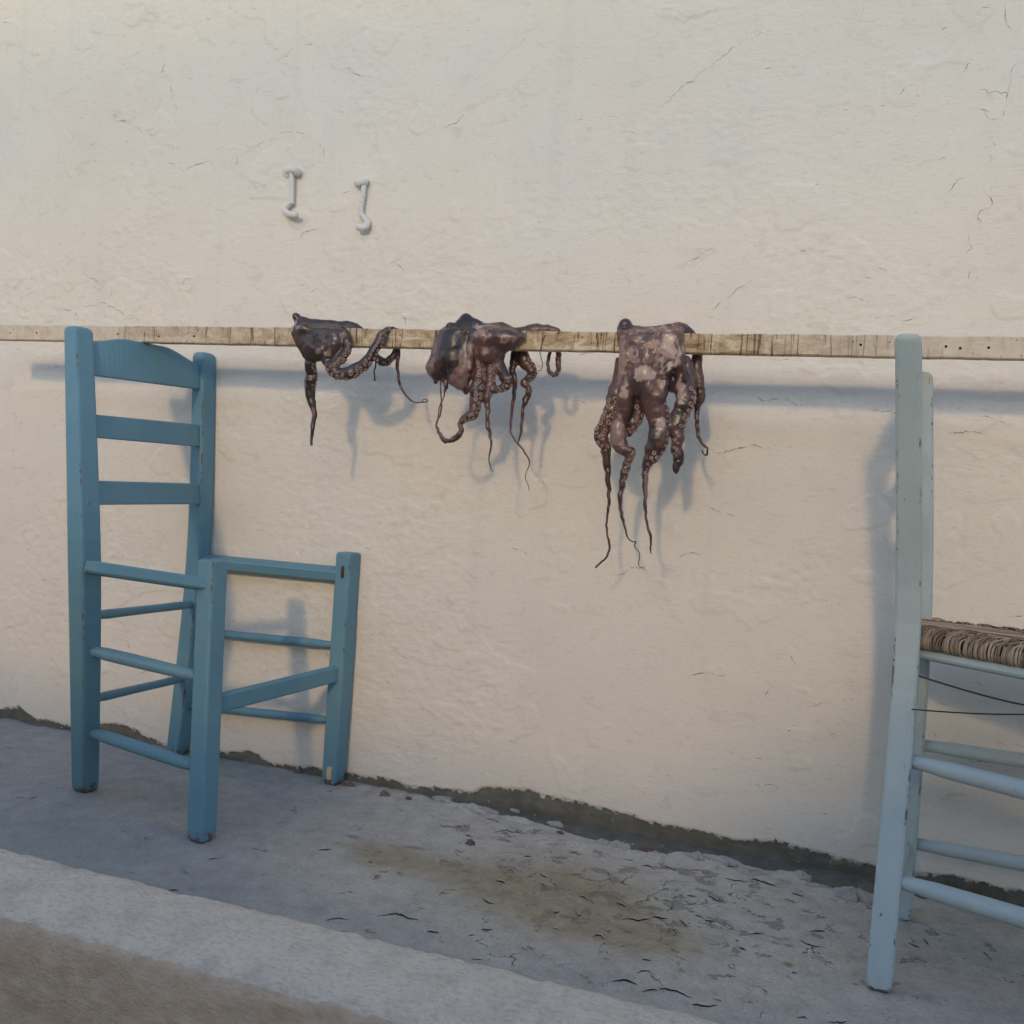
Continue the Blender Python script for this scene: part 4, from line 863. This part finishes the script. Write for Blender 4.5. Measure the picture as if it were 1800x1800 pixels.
build_octopus('large octopus with a dark hooded mantle beside a pale pink bag of skin', (720, 520), 5.625,
    [([(315, 360), (362, 268), (480, 262), (540, 212), (640, 215), (695, 250), (640, 420), (668, 620), (640, 800), (570, 945), (500, 938), (415, 880), (385, 800), (335, 800), (290, 850), (215, 790), (190, 715), (240, 590), (280, 450)], over(Fd-.004), .020, .03),
     ([(620, 400), (690, 260), (900, 250), (1000, 290), (1060, 350), (1160, 400), (1150, 440), (1080, 490), (960, 575), (930, 690), (960, 800), (900, 780), (850, 695), (700, 670), (655, 560)], over(Fd-.002), .018, .03)],
    [([(1020, 400, 62, POLE_Y-.008), (1120, 370, 58, POLE_Y-.004), (1220, 345, 56, POLE_Y), (1350, 338, 48, POLE_Y), (1440, 350, 36, POLE_Y+.002), (1495, 368, 16, POLE_Y+.002)], [(.2, 1, 1, 70, 100, .25), (.25, .95, 1, 20, 45, .16)]),
     ([(690, 620, 48, Fd), (685, 780, 56, Fd), (665, 940, 60, Fd), (645, 1070, 56, Fd), (620, 1170, 48, Fd), (550, 1210, 38, Fd), (503, 1265, 24, Fd), (515, 1340, 26, Fd), (450, 1415, 30, Fd), (390, 1432, 16, Fd), (335, 1430, 22, Fd), (285, 1340, 16, Fd), (265, 1270, 10, Fd), (298, 1180, 9, Fd), (315, 1060, 8, Fd), (310, 950, 7, Fd), (310, 840, 8, Fd)], [(.0, .46, -1, 15, 62, .31)]),
     ([(805, 680, 38, Fd), (800, 840, 42, Fd), (788, 930, 40, Fd), (755, 1030, 30, Fd), (775, 1130, 21, Fd), (775, 1250, 19, Fd), (800, 1390, 15, Fd), (810, 1480, 10, Fd), (785, 1600, 6, Fd), (800, 1700, 5, Fd), (820, 1740, 4, Fd)], [(.0, .32, -1, 10, 60, .33)]),
     ([(890, 700, 52, Fd), (935, 800, 46, Fd), (985, 855, 42, Fd), (925, 905, 40, Fd), (850, 930, 30, Fd)], [(.42, 1, -1, 20, 60, .26)]),
     ([(1030, 560, 30, Bk), (1025, 650, 32, Bk), (1020, 750, 30, Bk), (1040, 850, 24, Bk), (1028, 1000, 18, Bk), (1008, 1200, 12, Bk), (1000, 1340, 9, Bk), (1060, 1445, 9, Bk), (1120, 1520, 9, Bk), (1185, 1640, 7, Bk), (1160, 1730, 4, Bk), (1145, 1800, 4, Bk), (1175, 1880, 3, Bk), (1182, 1925, 3, Bk)], [(.03, .3, 1, 62, 85, .2)]),
     ([(1110, 570, 58, Bk), (1140, 660, 54, Bk), (1215, 745, 42, Bk), (1175, 815, 36, Bk), (1118, 865, 28, Bk), (1185, 915, 27, Bk), (1155, 1020, 30, Bk), (1128, 1100, 18, Bk), (1112, 1250, 15, Bk), (1095, 1370, 11, Bk), (1070, 1455, 7, Bk)], [(.06, .5, -1, 60, 90, .2)]),
     ([(1390, 560, 14, Bk), (1362, 670, 15, Bk), (1390, 755, 18, Bk), (1430, 785, 20, Bk), (1466, 730, 22, Bk), (1474, 640, 22, Bk), (1474, 560, 20, Bk)], [(.3, 1, 1, 60, 90, .22)]),
     ([(1340, 385, 5, YFR-.002), (1300, 500, 4, YFR-.002), (1290, 570, 4, YFR-.002), (1312, 670, 4, YFR-.002), (1300, 730, 3, YFR-.002), (1265, 742, 3, YFR-.002)], []),
     ([(560, 240, 60, POLE_Y-.006), (440, 420, 64, Fd-.014), (420, 640, 58, Fd-.016), (430, 820, 50, Fd-.012)], []), ([(640, 330, 36, Fd-.010), (600, 520, 34, Fd-.014), (600, 720, 34, Fd-.012)], []), ([(400, 300, 40, Fd-.004), (330, 500, 50, Fd-.012), (260, 700, 50, Fd-.01)], []),
     ([(330, 820, 24, Fd), (355, 880, 22, Fd), (345, 960, 8, Fd), (335, 1010, 6, Fd), (300, 1080, 6, Fd), (283, 1190, 5, Fd), (268, 1265, 6, Fd)], []),
     ([(555, 900, 30, Fd), (555, 945, 24, Fd)], []), ([(270, 800, 30, Fd-.004), (255, 845, 18, Fd)], [])],
    [(760, 420, 130, Fd-.006, .012), (780, 570, 80, Fd-.006, .012), (980, 430, 70, Fd-.004, .012)], col2, 13)

# -- third octopus: speckled, long arms
B3 = POLE_Y+.024
def col3(V_, px):
    t = fb3(V_, 30, 33); c = lerp(BR, RD, sst(.35, .65, t)); net = fb3(V_, 190, 37, 3)
    top_ = spots(V_, px, [(860, 330, 400, 230), (700, 520, 220, 150)], 31); c = lerp(c, PK*1.25, .9*top_*sst(.50, .53, net)); c = lerp(c, RD*1.3, .4*sst(.5, .6, fb3(V_, 110, 44)))
    c = lerp(c, DK, .8*spots(V_, px, [(590, 190, 70, 60), (760, 200, 150, 35), (1290, 240, 90, 60), (1090, 700, 80, 90), (1080, 840, 60, 60), (900, 1400, 80, 150), (1380, 900, 90, 250), (350, 1400, 80, 120), (1160, 1680, 70, 110), (1190, 1000, 50, 300)], 46))
    c = lerp(c, PL, spots(V_, px, [(1085, 500, 120, 140), (820, 720, 105, 75), (1190, 880, 45, 140), (990, 1240, 50, 75), (610, 920, 50, 80)], 48)); c = lerp(c, PK, .8*spots(V_, px, [(570, 650, 45, 250), (530, 1350, 80, 210), (480, 600, 50, 130), (405, 1630, 30, 60)], 52))
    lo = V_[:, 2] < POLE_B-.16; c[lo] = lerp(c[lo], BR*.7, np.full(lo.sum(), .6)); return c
build_octopus('largest octopus, speckled brown and cream, its long arms hanging lowest', (1000, 540), 6.0,
    [([(500, 200), (545, 145), (600, 132), (660, 178), (780, 192), (900, 186), (1050, 162), (1150, 152), (1215, 170), (1218, 420), (1225, 620), (1222, 700), (1150, 720), (1075, 640), (1035, 720), (1000, 850), (960, 930), (860, 990), (770, 950), (690, 940), (590, 930), (556, 800), (538, 620), (548, 480), (526, 330)], over(Fd-.002), .016, .03),
     ([(1050, 165), (1160, 150), (1230, 168), (1300, 225), (1365, 305), (1340, 330), (1000, 330)], lambda x, z: POLE_Y+.006+0*x, .015, .02),
     ([(455, 500), (560, 500), (560, 1000), (450, 1050), (405, 900), (388, 850), (420, 690)], lambda x, z: B3+0*x, .012, .02)],
    [([(490, 900, 80, B3), (480, 1000, 72, B3), (450, 1100, 72, B3), (395, 1220, 76, B3), (345, 1330, 62, B3), (348, 1400, 62, B3), (390, 1490, 46, B3), (402, 1600, 38, B3), (412, 1750, 27, B3), (420, 1920, 18, B3), (422, 2080, 15, B3), (408, 2180, 11, B3), (396, 2300, 10, B3), (410, 2420, 10, B3), (430, 2520, 11, B3), (405, 2620, 10, B3), (350, 2680, 9, B3), (278, 2745, 10, B3)], [(.03, .34, -1, 30, -30, .32), (.34, .6, 1, 70, 95, .26)]),
     ([(600, 860, 85, Fd), (590, 1050, 72, Fd), (555, 1170, 68, Fd+.004), (522, 1300, 78, Fd+.004), (535, 1420, 72, Fd+.004), (580, 1510, 52, Fd+.004), (650, 1535, 44, Fd+.004), (622, 1630, 38, Fd+.004), (600, 1710, 40, Fd+.004), (575, 1790, 34, Fd+.004), (550, 1930, 26, Fd+.004), (540, 2080, 17, Fd+.004), (560, 2210, 13, Fd+.004), (590, 2320, 9, Fd+.004), (620, 2425, 7, Fd+.004), (660, 2470, 6, Fd+.004), (705, 2475, 6, Fd+.004), (690, 2520, 5, Fd+.004), (745, 2600, 4, Fd+.004), (735, 2710, 4, Fd+.004), (760, 2745, 3, Fd+.004), (800, 2735, 3, Fd+.004)], [(.30, .52, -1, 25, 60, .27), (.14, .3, 1, 85, 100, .14), (.52, .75, -1, 70, 90, .3)]),
     ([(690, 960, 78, Fd+.014), (715, 1090, 66, Fd+.016), (685, 1230, 56, Fd+.016), (632, 1335, 34, Fd+.016)], [(.25, 1, -1, 20, 65, .30)]),
     ([(860, 900, 120, Fd), (905, 1060, 105, Fd), (950, 1220, 92, Fd), (935, 1390, 98, Fd), (890, 1530, 72, Fd), (835, 1640, 48, Fd), (806, 1730, 30, Fd), (804, 1850, 27, Fd), (806, 2000, 16, Fd), (806, 2160, 13, Fd), (830, 2310, 12, Fd), (864, 2420, 13, Fd), (860, 2540, 8, Fd), (865, 2595, 5, Fd)], [(.08, .42, -1, 75, 95, .17), (.38, .52, -1, 20, 60, .30), (.52, .66, -1, 25, 70, .36)]),
     ([(1160, 700, 60, Fd+.006), (1215, 880, 82, Fd+.010), (1215, 1040, 82, Fd+.010), (1150, 1170, 78, Fd+.008), (1130, 1280, 70, Fd+.006), (1155, 1380, 56, Fd+.006), (1132, 1480, 50, Fd+.006), (1162, 1560, 50, Fd+.006), (1150, 1640, 42, Fd+.006), (1120, 1735, 22, Fd+.006)], [(.18, .52, -1, 50, 80, .26), (.66, .86, 1, 20, 60, .25)]),
     ([(1350, 480, 46, B3), (1355, 700, 48, B3), (1370, 850, 50, B3), (1392, 940, 46, B3), (1356, 1060, 26, B3), (1350, 1200, 21, B3), (1355, 1320, 18, B3), (1400, 1430, 13, B3), (1460, 1490, 10, B3), (1450, 1560, 8, B3), (1415, 1540, 7, B3), (1410, 1510, 6, B3)], [(.05, .36, 1, 80, 100, .24)]),
     ([(1235, 560, 40, Fd+.014), (1275, 720, 56, Fd+.014), (1290, 850, 50, Fd+.014), (1260, 950, 40, Fd+.012)], []),
     ([(690, 350, 46, Fd-.006), (600, 480, 48, Fd-.010), (575, 720, 44, Fd-.008), (590, 900, 60, Fd-.004)], []), ([(890, 350, 54, Fd-.006), (830, 480, 62, Fd-.012), (800, 720, 60, Fd-.012), (860, 900, 80, Fd-.006)], []), ([(1135, 330, 46, Fd-.006), (1160, 430, 46, Fd-.010), (1170, 620, 46, Fd-.008), (1180, 760, 50, Fd)], []), ([(1060, 640, 44, Fd-.006), (1010, 780, 44, Fd-.006), (960, 950, 60, Fd-.006)], [])],
    [(590, 185, 62, POLE_Y-.010, .008), (1075, 780, 55, Fd+.006, .006), (1085, 850, 48, Fd+.008, .006)], col3, 33)

# ------------------------------------------------------------------ crumbs at the foot of the wall
M_flake = mat_simple('flaked_whitewash', (.37, .36, .34), .9, .2, 60, .6, .003)
def flake(c, rx, ry, hz, mat, name, seed):
    n_, k_ = 22, 6; Vv = [c+v3(0, 0, hz*.6)]; Fc = []
    for j in range(1, k_+1):
        for i in range(n_):
            a = 2*pi*i/n_; t = np.array([cos(a)*2.3+seed*3.7]); u = np.array([sin(a)*2.3]); rad = (.25+1.5*fbm(t, u, 3, seed)[0])*j/k_
            zz = hz*(.25+1.3*fbm(t*.9+j*.5, u*.9, 2, seed+4)[0])*(1-.75*(j/k_)**3); Vv.append(c+v3(rx*rad*cos(a), ry*rad*sin(a), max(.0004, zz)))
    for i in range(n_):
        Vv.append(v3(Vv[1+(k_-1)*n_+i][0], Vv[1+(k_-1)*n_+i][1], c[2]-.004))
    Fc = [(0, 1+i, 1+(i+1) % n_) for i in range(n_)]
    for j in range(k_):
        for i in range(n_): Fc.append((1+j*n_+i, 1+(j+1)*n_+i, 1+(j+1)*n_+(i+1) % n_, 1+j*n_+(i+1) % n_))
    m = MB(); m.add(Vv, Fc); return m.build(name, mat)
def on_floor(q):
    p = atz(*q); p[2] = floor_z(p[0], p[1]); return p
tag(flake(on_floor((1500, 1578)), .034, .026, .016, M_flake, 'plaster_flake', 3), 'large crumpled flake of whitewash lying beside the pale chair leg', 'plaster flake')
for i, (q, a, b_, h_) in enumerate([((905, 1424), .020, .013, .018), ((940, 1432), .018, .010, .008), ((1088, 1487), .013, .011, .022), ((1060, 1482), .014, .010, .010), ((1160, 1505), .024, .012, .010), ((1225, 1512), .011, .010, .016),
    ((1270, 1520), .022, .012, .012), ((1320, 1535), .020, .011, .011), ((1410, 1548), .014, .010, .015), ((1440, 1562), .018, .009, .007), ((780, 1408), .018, .012, .010), ((975, 1450), .014, .009, .010), ((850, 1425), .022, .010, .006), ((1380, 1552), .016, .008, .008)]):
    tag(flake(on_floor(q), a*1.15, b_, h_*.55, M_flake, 'plaster_flake', 11+i), 'small broken flake of whitewash fallen at the foot of the wall', 'plaster flake', 'whitewash flakes along the foot of the wall')
M_peb = mat_simple('brown_pebble', (.165, .125, .10), .85, .3, 90, .4, .001)
for i, (q, a) in enumerate([((677, 1400), .0085), ((718, 1407), .005), ((827, 1484), .007), ((617, 1384), .007), ((605, 1381), .005), ((1132, 1491), .005), ((1142, 1493), .0045), ((1153, 1494), .0045), ((985, 1465), .005), ((420, 1335), .006), ((525, 1360), .006)]):
    tag(flake(on_floor(q), a*1.3, a, a*1.1, M_peb, 'pebble', 40+i), 'small brown pebble lying on the pavement near the wall', 'pebble', 'pebbles near the wall')
